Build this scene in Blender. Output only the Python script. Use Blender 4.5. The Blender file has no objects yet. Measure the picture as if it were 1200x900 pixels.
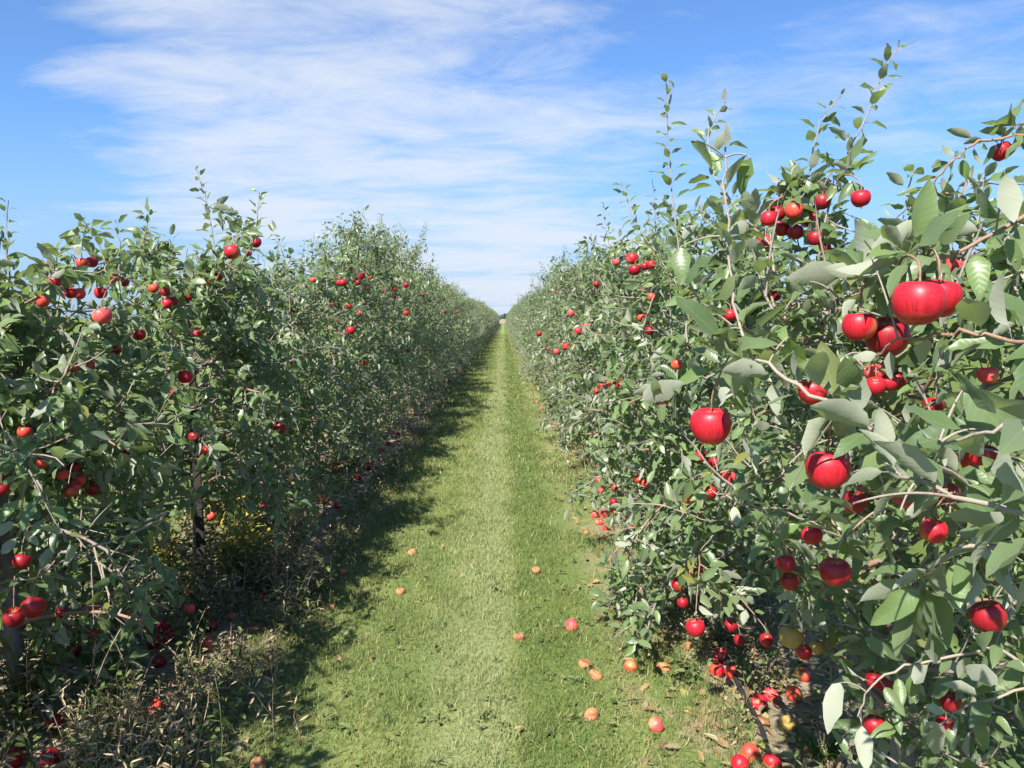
import bpy, math, random
import numpy as np
from mathutils import Vector

SC = bpy.context.scene
COL = SC.collection
R = math.radians

# ------------------------------------------------------------------ camera, sky, sun, exposure
CAM_H = 1.6
cam_d = bpy.data.cameras.new("camera")
cam_d.sensor_width = 36.0
cam_d.lens = 27.2
cam_d.clip_start = 0.05
cam_d.clip_end = 5000
cam = bpy.data.objects.new("camera", cam_d)
COL.objects.link(cam)
PITCH, YAW = R(4.9), R(-0.6)
cam.location = (0, 0, CAM_H)
cam.rotation_euler = (math.pi / 2 - PITCH, 0, YAW)
SC.camera = cam

SUN_DIR = Vector((-0.46, -0.888, 0)).normalized()
SUN_EL = R(46)
sun_v = Vector((SUN_DIR.x * math.cos(SUN_EL), SUN_DIR.y * math.cos(SUN_EL), math.sin(SUN_EL)))
sd = bpy.data.lights.new("sun", 'SUN')
sd.energy = 3.6
sd.angle = R(0.53)
sd.color = (1.0, 0.955, 0.88)
sun = bpy.data.objects.new("sun", sd)
sun.rotation_euler = (-sun_v).to_track_quat('-Z', 'Y').to_euler()
sun.location = (0, 0, 30)
COL.objects.link(sun)

W = bpy.data.worlds.new("World")
SC.world = W
W.use_nodes = True
SC.view_settings.view_transform = 'Standard'
SC.view_settings.look = 'None'
SC.view_settings.exposure = 1.85
SC.view_settings.gamma = 1
SC.view_settings.use_curve_mapping = False


class NT:
    """small helper to write node trees"""
    def __init__(s, tree):
        s.t = tree
        tree.nodes.clear()

    def n(s, typ, **kw):
        nd = s.t.nodes.new(typ)
        ins = kw.pop('ins', {})
        for k, v in kw.items():
            setattr(nd, k, v)
        for k, v in ins.items():
            sock = nd.inputs[k]
            if isinstance(v, bpy.types.NodeSocket):
                s.t.links.new(v, sock)
            else:
                sock.default_value = v
        return nd

    def math(s, op, a, b=0.0, c=None, clamp=False):
        ins = {0: a, 1: b}
        if c is not None:
            ins[2] = c
        return s.n('ShaderNodeMath', operation=op, use_clamp=clamp, ins=ins).outputs[0]

    def mix(s, f, a, b, blend='MIX'):
        nd = s.n('ShaderNodeMix', data_type='RGBA', blend_type=blend)
        for k, v in ((0, f), (6, a), (7, b)):
            if isinstance(v, bpy.types.NodeSocket):
                s.t.links.new(v, nd.inputs[k])
            else:
                if k and len(v) == 3:
                    v = (*v, 1)
                nd.inputs[k].default_value = v
        return nd.outputs[2]

    def ramp(s, f, stops):
        nd = s.n('ShaderNodeValToRGB')
        e = nd.color_ramp.elements
        while len(e) < len(stops):
            e.new(0.5)
        for el, (p, c) in zip(e, stops):
            el.position = p
            el.color = (*c, 1) if len(c) == 3 else c
        s.t.links.new(f, nd.inputs[0])
        return nd.outputs[0]

    def noise(s, vec, scale, detail=4, rough=0.55, dist=0.0):
        nd = s.n('ShaderNodeTexNoise', ins={'Scale': scale, 'Detail': detail, 'Roughness': rough, 'Distortion': dist})
        if vec is not None:
            s.t.links.new(vec, nd.inputs['Vector'])
        return nd.outputs[0]

    def smooth(s, v, a, b):
        nd = s.n('ShaderNodeMapRange', interpolation_type='SMOOTHSTEP', ins={0: v, 1: a, 2: b, 3: 0.0, 4: 1.0})
        return nd.outputs[0]


def world_nodes():
    t = NT(W.node_tree)
    sky = t.n('ShaderNodeTexSky', sky_type='NISHITA')
    sky.sun_disc = False
    sky.sun_elevation = SUN_EL
    sky.sun_rotation = math.atan2(SUN_DIR.x, SUN_DIR.y)
    sky.air_density = 1.0
    sky.dust_density = 0.6
    sky.ozone_density = 2.2
    tc = t.n('ShaderNodeTexCoord')
    sep = t.n('ShaderNodeSeparateXYZ', ins={0: tc.outputs['Generated']})
    x, y, z = sep.outputs
    zz = t.math('MAXIMUM', t.math('ADD', z, 0.10), 0.03)
    u = t.math('DIVIDE', x, zz)
    v = t.math('DIVIDE', y, zz)
    # high cloud sheet seen in perspective
    P = t.n('ShaderNodeCombineXYZ', ins={0: u, 1: v, 2: 0.0}).outputs[0]
    mp = t.n('ShaderNodeMapping', ins={'Vector': P, 'Location': (3.1, 1.7, 0.4), 'Rotation': (0, 0, R(30)), 'Scale': (0.80, 1.35, 1)}).outputs[0]
    big = t.noise(mp, 0.62, 6, 0.55, 0.6)
    fine = t.noise(mp, 2.6, 9, 0.66, 0.5)
    wisp = t.math('ADD', t.math('MULTIPLY', big, 0.62), t.math('MULTIPLY', fine, 0.38))
    # where the veil lies: a broad bank left of the row's end, thinning to clear sky at far left and high right
    az = t.math('DIVIDE', x, t.math('MAXIMUM', y, 0.05))
    el = t.math('DIVIDE', z, t.math('MAXIMUM', y, 0.05))
    ax = t.math('SUBTRACT', az, t.math('MULTIPLY', t.math('SUBTRACT', el, 0.25), -0.35))
    bank = t.math('MULTIPLY', t.smooth(ax, -0.66, -0.36), t.math('SUBTRACT', 1.0, t.smooth(ax, -0.08, 0.30)))
    thr = t.math('SUBTRACT', 0.58, t.math('MULTIPLY', bank, 0.20))
    dens = t.n('ShaderNodeMapRange', interpolation_type='SMOOTHSTEP',
               ins={0: t.math('SUBTRACT', wisp, thr), 1: -0.08, 2: 0.2, 3: 0.0, 4: 0.86}).outputs[0]
    low = t.math('SUBTRACT', 1.0, t.smooth(el, 0.0, 0.22))
    veil = t.math('MAXIMUM', dens, t.math('ADD', t.math('MULTIPLY', low, 0.05), 0.05))
    veil = t.math('MULTIPLY', veil, t.smooth(z, -0.02, 0.01))
    blue = t.mix(1.0, sky.outputs[0], (0.49, 0.78, 1.12), 'MULTIPLY')
    hz = t.math('MULTIPLY', t.math('SUBTRACT', 1.0, t.smooth(el, -0.04, 0.30)), 0.85)
    blue = t.mix(hz, blue, (2.15, 3.1, 4.7))
    col = t.mix(veil, blue, (4.5, 4.85, 5.4))
    bg = t.n('ShaderNodeBackground', ins={'Color': col, 'Strength': 0.05})
    out = t.n('ShaderNodeOutputWorld', ins={0: bg.outputs[0]})


world_nodes()

# ------------------------------------------------------------------ projection helpers (photograph is 1200 x 900)
F_PX = 27.2 / 36 * 1200
_cam_m = cam.rotation_euler.to_matrix()
CM = np.array(_cam_m)


def ray(px, py):
    d = CM @ np.array([(px - 600) / F_PX, -(py - 450) / F_PX, -1.0])
    return d / d[1]                       # scaled so that the y component is one metre


def at(px, py, depth):
    return np.array([0, 0, CAM_H]) + ray(px, py) * depth


def on_ground(px, py, z=0.0):
    d = ray(px, py)
    return np.array([0, 0, CAM_H]) + d * ((z - CAM_H) / d[2])


def project(P):
    q = (P - np.array([0, 0, CAM_H])) @ CM
    dz = np.maximum(-q[:, 2], 1e-3)
    return np.stack([600 + F_PX * q[:, 0] / dz, 450 - F_PX * q[:, 1] / dz], 1), -q[:, 2]


def in_poly(xy, poly):
    x, y = xy[:, 0], xy[:, 1]
    ins = np.zeros(len(x), bool)
    n = len(poly)
    for i in range(n):
        x0, y0 = poly[i]
        x1, y1 = poly[(i + 1) % n]
        c = ((y0 > y) != (y1 > y))
        xi = (x1 - x0) * (y - y0) / ((y1 - y0) or 1e-9) + x0
        ins ^= c & (x < xi)
    return ins


def unit(v):
    return v / np.maximum(np.linalg.norm(v, axis=-1, keepdims=True), 1e-9)


# ------------------------------------------------------------------ object helpers
def tag(o, label=None, cat=None, group=None, kind=None):
    if label: o["label"] = label
    if cat: o["category"] = cat
    if group: o["group"] = group
    if kind: o["kind"] = kind
    return o


def obj(name, me, parent=None, loc=(0, 0, 0)):
    o = bpy.data.objects.new(name, me)
    COL.objects.link(o)
    o.location = loc
    if parent: o.parent = parent
    return o


def mesh_np(name, verts, loops, sizes, mats, mat_idx=None, smooth=True, attr=None):
    """mesh from numpy: verts (n,3), loops flat vertex ids, sizes of each face"""
    me = bpy.data.meshes.new(name)
    n = len(verts)
    me.vertices.add(n)
    me.vertices.foreach_set("co", np.asarray(verts, np.float32).ravel())
    me.loops.add(len(loops))
    me.loops.foreach_set("vertex_index", np.asarray(loops, np.int32))
    me.polygons.add(len(sizes))
    st = np.concatenate([[0], np.cumsum(sizes)[:-1]]).astype(np.int32)
    me.polygons.foreach_set("loop_start", st)
    if mat_idx is not None:
        me.polygons.foreach_set("material_index", np.asarray(mat_idx, np.int32))
    me.polygons.foreach_set("use_smooth", np.full(len(sizes), smooth))
    for m in mats:
        me.materials.append(m)
    if attr is not None:
        a = me.attributes.new("leaf_uv", 'FLOAT_VECTOR', 'POINT')
        a.data.foreach_set("vector", np.asarray(attr, np.float32).ravel())
    me.update(calc_edges=True)
    return me


# ------------------------------------------------------------------ materials
def mat(name):
    m = bpy.data.materials.new(name)
    m.use_nodes = True
    return m, NT(m.node_tree)


def leaf_material(name, greens, under, yellow=0.03, transl=0.40, veins=True, rough=0.38, spec=0.5):
    m, t = mat(name)
    geo = t.n('ShaderNodeNewGeometry')
    rnd = geo.outputs['Random Per Island']
    oi = t.n('ShaderNodeObjectInfo')
    r2 = t.math('FRACT', t.math('ADD', t.math('MULTIPLY', rnd, 7.31), 0.2))
    up = t.ramp(rnd, [(i / (len(greens) - 1) * (1 - yellow), c) for i, c in enumerate(greens)] + [(1 - yellow / 2, (0.20, 0.19, 0.035))])
    up = t.mix(t.math('MULTIPLY', oi.outputs['Random'], 0.25), up, (0.075, 0.105, 0.04))
    un = t.mix(t.math('MULTIPLY', r2, 0.6), under, tuple(0.62 * c for c in under))
    pos = geo.outputs['Position']
    mot = t.noise(pos, 60, 3, 0.6)
    up = t.mix(t.math('MULTIPLY', t.smooth(mot, 0.45, 0.75), 0.35), up, (0.12, 0.15, 0.06))
    bump = None
    if veins:
        at_ = t.n('ShaderNodeAttribute', attribute_name='leaf_uv')
        s3 = t.n('ShaderNodeSeparateXYZ', ins={0: at_.outputs['Vector']})
        tt, ss = s3.outputs[0], t.math('ABSOLUTE', s3.outputs[1])
        rib = t.math('SUBTRACT', 1.0, t.smooth(ss, 0.02, 0.10))
        wv = t.math('SINE', t.math('MULTIPLY', t.math('SUBTRACT', tt, t.math('MULTIPLY', ss, 0.16)), 55.0))
        vn = t.math('MULTIPLY', t.smooth(wv, 0.90, 1.0), 0.40)
        lines = t.math('MAXIMUM', t.math('MULTIPLY', rib, 1.7), vn)
        up = t.mix(t.math('MULTIPLY', lines, 0.22), up, (0.20, 0.24, 0.10))
        un = t.mix(t.math('MULTIPLY', lines, 0.18), un, (0.36, 0.38, 0.26))
        bump = t.n('ShaderNodeBump', ins={'Strength': 0.12, 'Distance': 0.002, 'Height': t.math('ADD', t.math('MULTIPLY', wv, 0.25), mot)}).outputs[0]
    col = t.mix(geo.outputs['Backfacing'], up, un)
    rg = t.math('ADD', rough, t.math('MULTIPLY', geo.outputs['Backfacing'], 0.4))
    p = t.n('ShaderNodeBsdfPrincipled', ins={'Base Color': col, 'Roughness': rg, 'Specular IOR Level': spec, 'Sheen Weight': 0.22, 'Sheen Roughness': 0.5})
    if bump is not None:
        t.t.links.new(bump, p.inputs['Normal'])
    tr = t.n('ShaderNodeBsdfTranslucent', ins={'Color': t.mix(0.5, up, (0.30, 0.42, 0.06))})
    mx = t.n('ShaderNodeMixShader', ins={0: transl, 1: p.outputs[0], 2: tr.outputs[0]})
    t.n('ShaderNodeOutputMaterial', ins={0: mx.outputs[0]})
    return m


GREENS = [(0.066, 0.112, 0.044), (0.100, 0.162, 0.056), (0.152, 0.200, 0.096), (0.148, 0.232, 0.064), (0.128, 0.182, 0.092)]
M_LEAF = leaf_material("apple_leaf", GREENS, (0.36, 0.38, 0.29))
M_LEAF_FAR = leaf_material("apple_leaf_plain", GREENS, (0.36, 0.38, 0.29), veins=False)


def bark_material(name, a, b, scale=40, lichen=0.5):
    m, t = mat(name)
    geo = t.n('ShaderNodeNewGeometry')
    mp = t.n('ShaderNodeMapping', ins={'Vector': geo.outputs['Position'], 'Scale': (1, 1, 0.35)}).outputs[0]
    n1 = t.noise(mp, scale, 6, 0.65)
    n2 = t.noise(geo.outputs['Position'], 9, 3)
    col = t.mix(n1, a, b)
    col = t.mix(t.math('MULTIPLY', t.smooth(n2, 0.52, 0.7), lichen), col, (0.22, 0.23, 0.19))
    bp = t.n('ShaderNodeBump', ins={'Strength': 0.6, 'Distance': 0.006, 'Height': n1}).outputs[0]
    p = t.n('ShaderNodeBsdfPrincipled', ins={'Base Color': col, 'Roughness': 0.85, 'Normal': bp})
    t.n('ShaderNodeOutputMaterial', ins={0: p.outputs[0]})
    return m


M_BARK = bark_material("trunk_bark", (0.10, 0.075, 0.065), (0.22, 0.18, 0.16))
M_TWIG = bark_material("twig_bark", (0.17, 0.13, 0.10), (0.31, 0.26, 0.21), 90)
M_RED_TWIG = bark_material("brown_twig_bark", (0.17, 0.085, 0.06), (0.30, 0.19, 0.13), 90)
M_STAKE = bark_material("stake_wood", (0.016, 0.012, 0.010), (0.035, 0.025, 0.019), 60, 0.05)


def apple_material(name, skin, streak, ground, blush=0.5, rough=0.38, rot=0.0):
    m, t = mat(name)
    tc = t.n('ShaderNodeTexCoord')
    oi = t.n('ShaderNodeObjectInfo')
    O = tc.outputs['Object']
    rv = t.n('ShaderNodeCombineXYZ', ins={0: oi.outputs['Random'], 1: t.math('MULTIPLY', oi.outputs['Random'], 3.7), 2: 0.0}).outputs[0]
    vm = t.n('ShaderNodeVectorMath', operation='ADD', ins={0: O, 1: rv}).outputs[0]
    n1 = t.noise(vm, 14, 4, 0.6, 0.3)
    sp = t.n('ShaderNodeSeparateXYZ', ins={0: O})
    ang = t.math('ARCTAN2', sp.outputs[1], sp.outputs[0])
    sv = t.n('ShaderNodeCombineXYZ', ins={0: t.math('MULTIPLY', ang, 2.0), 1: t.math('MULTIPLY', sp.outputs[2], 6.0), 2: oi.outputs['Random']}).outputs[0]
    st = t.noise(sv, 5.0, 5, 0.7)
    col = t.mix(t.smooth(st, 0.42, 0.68), skin, streak)
    # unblushed side: lower end and one cheek keep the ground colour
    cheek = t.math('ADD', t.math('MULTIPLY', sp.outputs[2], -7.0), t.math('MULTIPLY', sp.outputs[0], 9.0))
    cheek = t.math('ADD', cheek, t.math('MULTIPLY', t.math('SUBTRACT', n1, 0.5), 1.6))
    col = t.mix(t.math('MULTIPLY', t.smooth(cheek, 0.06, 0.55), blush), col, ground)
    vo = t.n('ShaderNodeTexVoronoi', feature='F1', ins={'Vector': vm, 'Scale': 330.0})
    dots = t.math('SUBTRACT', 1.0, t.smooth(vo.outputs['Distance'], 0.06, 0.20))
    col = t.mix(t.math('MULTIPLY', dots, 0.22), col, (0.62, 0.42, 0.25))
    # russet in the stalk cavity
    rr = t.math('SQRT', t.math('ADD', t.math('MULTIPLY', sp.outputs[0], sp.outputs[0]), t.math('MULTIPLY', sp.outputs[1], sp.outputs[1])))
    cav = t.math('MULTIPLY', t.math('SUBTRACT', 1.0, t.smooth(rr, 0.005, 0.014)), t.smooth(sp.outputs[2], 0.0, 0.01))
    col = t.mix(t.math('MULTIPLY', cav, 0.8), col, (0.30, 0.22, 0.06))
    if rot:
        col = t.mix(t.math('MULTIPLY', t.smooth(n1, 0.44, 0.60), rot), col, (0.17, 0.07, 0.03))
    bloom = t.noise(vm, 30, 4, 0.7)
    rg = t.math('ADD', rough, t.math('MULTIPLY', bloom, 0.18))
    p = t.n('ShaderNodeBsdfPrincipled', ins={'Base Color': col, 'Roughness': rg, 'Specular IOR Level': 0.35, 'Coat Weight': 0.05, 'Coat Roughness': 0.25})
    t.n('ShaderNodeOutputMaterial', ins={0: p.outputs[0]})
    return m


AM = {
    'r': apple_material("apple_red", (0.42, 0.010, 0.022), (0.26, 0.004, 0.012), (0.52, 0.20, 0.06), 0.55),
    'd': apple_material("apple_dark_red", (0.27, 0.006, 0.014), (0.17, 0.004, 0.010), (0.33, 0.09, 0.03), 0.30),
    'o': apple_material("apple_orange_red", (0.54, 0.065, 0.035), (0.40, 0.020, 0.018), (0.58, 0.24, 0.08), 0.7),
    'p': apple_material("apple_pink_red", (0.66, 0.07, 0.07), (0.52, 0.022, 0.035), (0.70, 0.30, 0.16), 0.7),
    'y': apple_material("apple_yellow", (0.30, 0.22, 0.05), (0.33, 0.15, 0.045), (0.24, 0.24, 0.06), 0.8),
    'b': apple_material("apple_bruised", (0.46, 0.19, 0.085), (0.36, 0.10, 0.05), (0.52, 0.32, 0.16), 0.8, 0.7, 0.95),
}
COLOUR_WORD = {'r': 'red', 'd': 'dark red', 'o': 'orange-red', 'p': 'pinkish red', 'y': 'yellow-green', 'b': 'bruised orange-brown'}
m_, t_ = mat("apple_stalk")
t_.n('ShaderNodeOutputMaterial', ins={0: t_.n('ShaderNodeBsdfPrincipled', ins={'Base Color': (0.14, 0.09, 0.045, 1), 'Roughness': 0.8}).outputs[0]})
M_STALK = m_


def ground_colour(t, vec, blade=False):
    """colour of the alley across and along the rows"""
    sp = t.n('ShaderNodeSeparateXYZ', ins={0: vec})
    x, y = sp.outputs[0], sp.outputs[1]
    lowp = t.n('ShaderNodeMapping', ins={'Vector': vec, 'Scale': (1, 0.45, 1)}).outputs[0]
    wob = t.noise(lowp, 1.6, 3, 0.5)
    xw = t.math('ADD', x, t.math('MULTIPLY', t.math('SUBTRACT', wob, 0.5), 0.30))
    n_p = t.noise(lowp, 3.0, 5, 0.65)
    n_f = t.noise(vec, 34, 4, 0.7)
    green = t.mix(n_f, (0.092, 0.135, 0.034), (0.165, 0.205, 0.066))
    yel = t.mix(n_f, (0.17, 0.20, 0.055), (0.29, 0.29, 0.105))
    pale = t.mix(n_f, (0.180, 0.212, 0.085), (0.275, 0.300, 0.135))
    band = t.math('MULTIPLY', t.smooth(xw, -0.46, -0.14), t.math('SUBTRACT', 1.0, t.smooth(xw, -0.04, 0.12)))
    c = t.mix(t.math('MULTIPLY', t.smooth(n_p, 0.42, 0.66), 0.55), green, yel)
    c = t.mix(t.math('MULTIPLY', band, 0.78), c, pale)
    rut = t.math('MULTIPLY', t.smooth(xw, 0.03, 0.12), t.math('SUBTRACT', 1.0, t.smooth(xw, 0.30, 0.48)))
    c = t.mix(t.math('MULTIPLY', rut, 0.7), c, t.mix(n_f, (0.070, 0.112, 0.022), (0.120, 0.165, 0.044)))
    return c, x, xw, n_p, n_f


def soil_material():
    m, t = mat("orchard_floor")
    geo = t.n('ShaderNodeNewGeometry')
    P = geo.outputs['Position']
    n1 = t.noise(P, 5, 6, 0.7)
    n2 = t.noise(P, 45, 5, 0.7)
    c = t.mix(n2, (0.18, 0.14, 0.10), (0.40, 0.325, 0.23))
    c = t.mix(t.math('MULTIPLY', t.smooth(n1, 0.46, 0.6), 0.75), c, t.mix(n2, (0.06, 0.085, 0.02), (0.14, 0.15, 0.05)))
    sx = t.n('ShaderNodeSeparateXYZ', ins={0: P}).outputs[0]
    off = t.math('ABSOLUTE', t.math('ADD', sx, 0.4))
    c = t.mix(t.smooth(off, 1.9, 2.3), c, t.mix(n2, (0.06, 0.10, 0.018), (0.14, 0.17, 0.04)))
    bp = t.n('ShaderNodeBump', ins={'Strength': 0.8, 'Distance': 0.03, 'Height': n2}).outputs[0]
    p = t.n('ShaderNodeBsdfPrincipled', ins={'Base Color': c, 'Roughness': 0.95, 'Normal': bp, 'Specular IOR Level': 0.15})
    t.n('ShaderNodeOutputMaterial', ins={0: p.outputs[0]})
    return m


def turf_material():
    m, t = mat("mown_turf")
    geo = t.n('ShaderNodeNewGeometry')
    P = geo.outputs['Position']
    c, x, xw, n_p, n_f = ground_colour(t, P)
    dirt = t.mix(n_f, (0.20, 0.15, 0.09), (0.36, 0.29, 0.18))
    # worn, bare patches close to the right row
    edge = t.math('MULTIPLY', t.smooth(xw, 0.40, 0.70), t.smooth(t.noise(P, 2.3, 4, 0.6), 0.40, 0.50))
    c = t.mix(t.math('MULTIPLY', edge, 0.8), c, dirt)
    edge2 = t.math('SUBTRACT', 1.0, t.smooth(xw, -1.12, -0.85))
    c = t.mix(t.math('MULTIPLY', edge2, 0.6), c, dirt)
    c = t.mix(0.25, c, (0.06, 0.075, 0.02))
    bp = t.n('ShaderNodeBump', ins={'Strength': 0.9, 'Distance': 0.02, 'Height': n_f}).outputs[0]
    p = t.n('ShaderNodeBsdfPrincipled', ins={'Base Color': c, 'Roughness': 0.9, 'Normal': bp, 'Specular IOR Level': 0.15})
    t.n('ShaderNodeOutputMaterial', ins={0: p.outputs[0]})
    return m


def blade_material():
    m, t = mat("grass_blade")
    geo = t.n('ShaderNodeNewGeometry')
    P = geo.outputs['Position']
    c, x, xw, n_p, n_f = ground_colour(t, P, True)
    rnd = geo.outputs['Random Per Island']
    c = t.mix(t.smooth(rnd, 0.84, 0.95), c, (0.36, 0.31, 0.15))
    patch = t.math('MULTIPLY', t.smooth(t.noise(P, 4.5, 4, 0.65), 0.52, 0.66), t.smooth(t.math('ABSOLUTE', t.math('ADD', x, 0.12)), 0.2, 0.75))
    c = t.mix(t.math('MULTIPLY', patch, 0.7), c, (0.30, 0.235, 0.11))
    c = t.mix(t.math('MULTIPLY', t.math('SUBTRACT', 1.0, t.smooth(rnd, 0.0, 0.3)), 0.5), c, (0.055, 0.10, 0.014))
    p = t.n('ShaderNodeBsdfPrincipled', ins={'Base Color': c, 'Roughness': 0.55, 'Specular IOR Level': 0.3})
    tr = t.n('ShaderNodeBsdfTranslucent', ins={'Color': t.mix(0.4, c, (0.25, 0.35, 0.05))})
    mx = t.n('ShaderNodeMixShader', ins={0: 0.25, 1: p.outputs[0], 2: tr.outputs[0]})
    t.n('ShaderNodeOutputMaterial', ins={0: mx.outputs[0]})
    return m


def simple_leafy(name, cols, rough=0.7, transl=0.2):
    m, t = mat(name)
    geo = t.n('ShaderNodeNewGeometry')
    rnd = geo.outputs['Random Per Island']
    c = t.ramp(rnd, [(i / (len(cols) - 1), k) for i, k in enumerate(cols)])
    p = t.n('ShaderNodeBsdfPrincipled', ins={'Base Color': c, 'Roughness': rough, 'Specular IOR Level': 0.25})
    tr = t.n('ShaderNodeBsdfTranslucent', ins={'Color': c})
    mx = t.n('ShaderNodeMixShader', ins={0: transl, 1: p.outputs[0], 2: tr.outputs[0]})
    t.n('ShaderNodeOutputMaterial', ins={0: mx.outputs[0]})
    return m


M_SOIL, M_TURF, M_BLADE = soil_material(), turf_material(), blade_material()
M_DRY = simple_leafy("dry_weed", [(0.26, 0.17, 0.10), (0.44, 0.35, 0.21), (0.30, 0.20, 0.13), (0.48, 0.40, 0.26), (0.21, 0.17, 0.09)])
M_WEED = simple_leafy("green_weed", [(0.05, 0.085, 0.025), (0.095, 0.13, 0.035), (0.15, 0.17, 0.07), (0.12, 0.125, 0.04)])
M_GOLD = simple_leafy("goldenrod_leaf", [(0.36, 0.32, 0.045), (0.20, 0.24, 0.05), (0.42, 0.31, 0.06), (0.16, 0.22, 0.05), (0.36, 0.23, 0.08)])
M_OLIVE = simple_leafy("olive_leaf", [(0.13, 0.13, 0.025), (0.08, 0.09, 0.02), (0.17, 0.15, 0.03)])
M_TUFT = simple_leafy("tuft_leaf", [(0.035, 0.085, 0.015), (0.06, 0.13, 0.02), (0.10, 0.16, 0.03), (0.045, 0.10, 0.018)])
M_LITTER = simple_leafy("fallen_leaf", [(0.20, 0.11, 0.05), (0.32, 0.22, 0.11), (0.13, 0.08, 0.05), (0.28, 0.26, 0.16), (0.24, 0.22, 0.06)])
M_WOODS = simple_leafy("far_woods_leaf", [(0.045, 0.07, 0.05), (0.07, 0.10, 0.07), (0.05, 0.085, 0.06)])
m_, t_ = mat("black_hose")
t_.n('ShaderNodeOutputMaterial', ins={0: t_.n('ShaderNodeBsdfPrincipled', ins={'Base Color': (0.018, 0.018, 0.02, 1), 'Roughness': 0.5}).outputs[0]})
M_HOSE = m_

# ------------------------------------------------------------------ geometry kits
LEAF_T = {}


def leaf_template(lod):
    if lod in LEAF_T:
        return LEAF_T[lod]
    if lod == 'hi':
        ts, ws = [0.12, 0.32, 0.55, 0.78, 0.92], [0.60, 0.97, 0.95, 0.62, 0.28]
    elif lod == 'mid':
        ts, ws = [0.28, 0.68], [0.92, 0.78]
    else:
        ts, ws = [0.45], [1.0]
    V, UV, Fc = [(0, 0, 0)], [(0, 0, 0)], []
    for a, w in zip(ts, ws):
        for s in (-1, 0, 1):
            V.append((a, s * w, abs(s) * w))
            UV.append((a, s, 0))
    V.append((1, 0, 0)); UV.append((1, 0, 0))
    n = len(ts)
    tip = 1 + 3 * n
    Fc += [(0, 2, 1), (0, 3, 2)]
    for k in range(n - 1):
        b = 1 + 3 * k
        Fc += [(b, b + 1, b + 4, b + 3), (b + 1, b + 2, b + 5, b + 4)]
    b = 1 + 3 * (n - 1)
    Fc += [(b, b + 1, tip), (b + 1, b + 2, tip)]
    if lod == 'hi':                           # petiole
        k = len(V)
        V += [(-0.28, -0.016, 0), (-0.28, 0.016, 0), (0.02, 0.02, 0.0), (0.02, -0.02, 0.0)]
        UV += [(0, 0, 0)] * 4
        Fc.append((k, k + 1, k + 2, k + 3))
    # orientation: faces above wind so that +z is the front
    LEAF_T[lod] = (np.array(V, float), np.array(UV, float), [f[::-1] for f in Fc])
    return LEAF_T[lod]


def leaves_mesh(name, L, lod, mats, rng, mat_idx=None):
    """L: dict of arrays p, d, n, len, wid"""
    V, UV, Fc = leaf_template(lod)
    p, d, n = L['p'], unit(L['d']), L['n']
    N = len(p)
    n = unit(n - (n * d).sum(1, keepdims=True) * d)
    s = np.cross(n, d)
    ln, wd = L['len'][:, None], L['wid'][:, None]
    fold = rng.uniform(0.10, 0.65, (N, 1))
    curl = rng.normal(0.20, 0.20, (N, 1))
    wave = rng.normal(0, 0.12, (N, 1))
    t, y, z = V[:, 0][None], V[:, 1][None], V[:, 2][None]
    tc = np.maximum(t, 0)
    X = t * ln * (1 - 0.15 * np.abs(curl) * tc)
    Y = y * wd * (1 - 0.18 * fold)
    Z = z * wd * fold - curl * ln * tc ** 2 + wave * wd * y * tc
    Y = Y + wave * ln * 0.5 * tc ** 2
    if lod == 'hi':                                   # ruffled, uneven margins
        ph = rng.uniform(0, 6.28, (N, 1))
        Z = Z + wd * 0.20 * np.abs(y) * np.sin(tc * 11 + ph + y * 0.8)
        Y = Y * (1 + 0.08 * np.sin(tc * 17 + ph * 2) + rng.normal(0, 0.05, (N, V.shape[0])))
        Z = Z + wd * rng.normal(0, 0.05, (N, V.shape[0]))
    P = p[:, None] + X[..., None] * d[:, None] + Y[..., None] * s[:, None] + Z[..., None] * n[:, None]
    k = len(V)
    loops = np.concatenate([np.array(f) for f in Fc])
    sizes = np.array([len(f) for f in Fc])
    allloops = (loops[None] + (np.arange(N) * k)[:, None]).ravel()
    allsizes = np.tile(sizes, N)
    uv = np.tile(UV, (N, 1)) if lod == 'hi' else None
    mi = None if mat_idx is None else np.repeat(mat_idx, len(Fc))
    return mesh_np(name, P.reshape(-1, 3), allloops, allsizes, mats, mi, True, uv)


class Tubes:
    def __init__(s):
        s.v, s.l, s.z, s.m, s.n = [], [], [], [], 0

    def add(s, pts, rad, sides=5, mi=0):
        pts = np.asarray(pts, float)
        k = len(pts)
        rad = np.broadcast_to(np.asarray(rad, float), (k,))
        T = unit(np.gradient(pts, axis=0))
        ref = np.array([0, 0, 1.0]) if abs(T[:, 2].mean()) < 0.8 else np.array([1.0, 0, 0])
        A = unit(np.cross(T, ref))
        B = np.cross(T, A)
        an = np.arange(sides) * 2 * math.pi / sides
        ring = pts[:, None] + rad[:, None, None] * (np.cos(an)[None, :, None] * A[:, None] + np.sin(an)[None, :, None] * B[:, None])
        base = s.n
        s.v.append(ring.reshape(-1, 3))
        i = np.arange(k - 1)[:, None] * sides
        j = np.arange(sides)[None]
        j2 = (j + 1) % sides
        q = np.stack([i + j, i + sides + j, i + sides + j2, i + j2], -1).reshape(-1, 4) + base
        s.l.append(q.ravel()); s.z.append(np.full(len(q), 4)); s.m.append(np.full(len(q), mi))
        s.l.append(np.arange(sides) + base + (k - 1) * sides); s.z.append([sides]); s.m.append([mi])
        s.n += k * sides

    def build(s, name, mats):
        return mesh_np(name, np.concatenate(s.v), np.concatenate(s.l), np.concatenate(s.z).astype(np.int32), mats,
                       np.concatenate(s.m), True)


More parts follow.
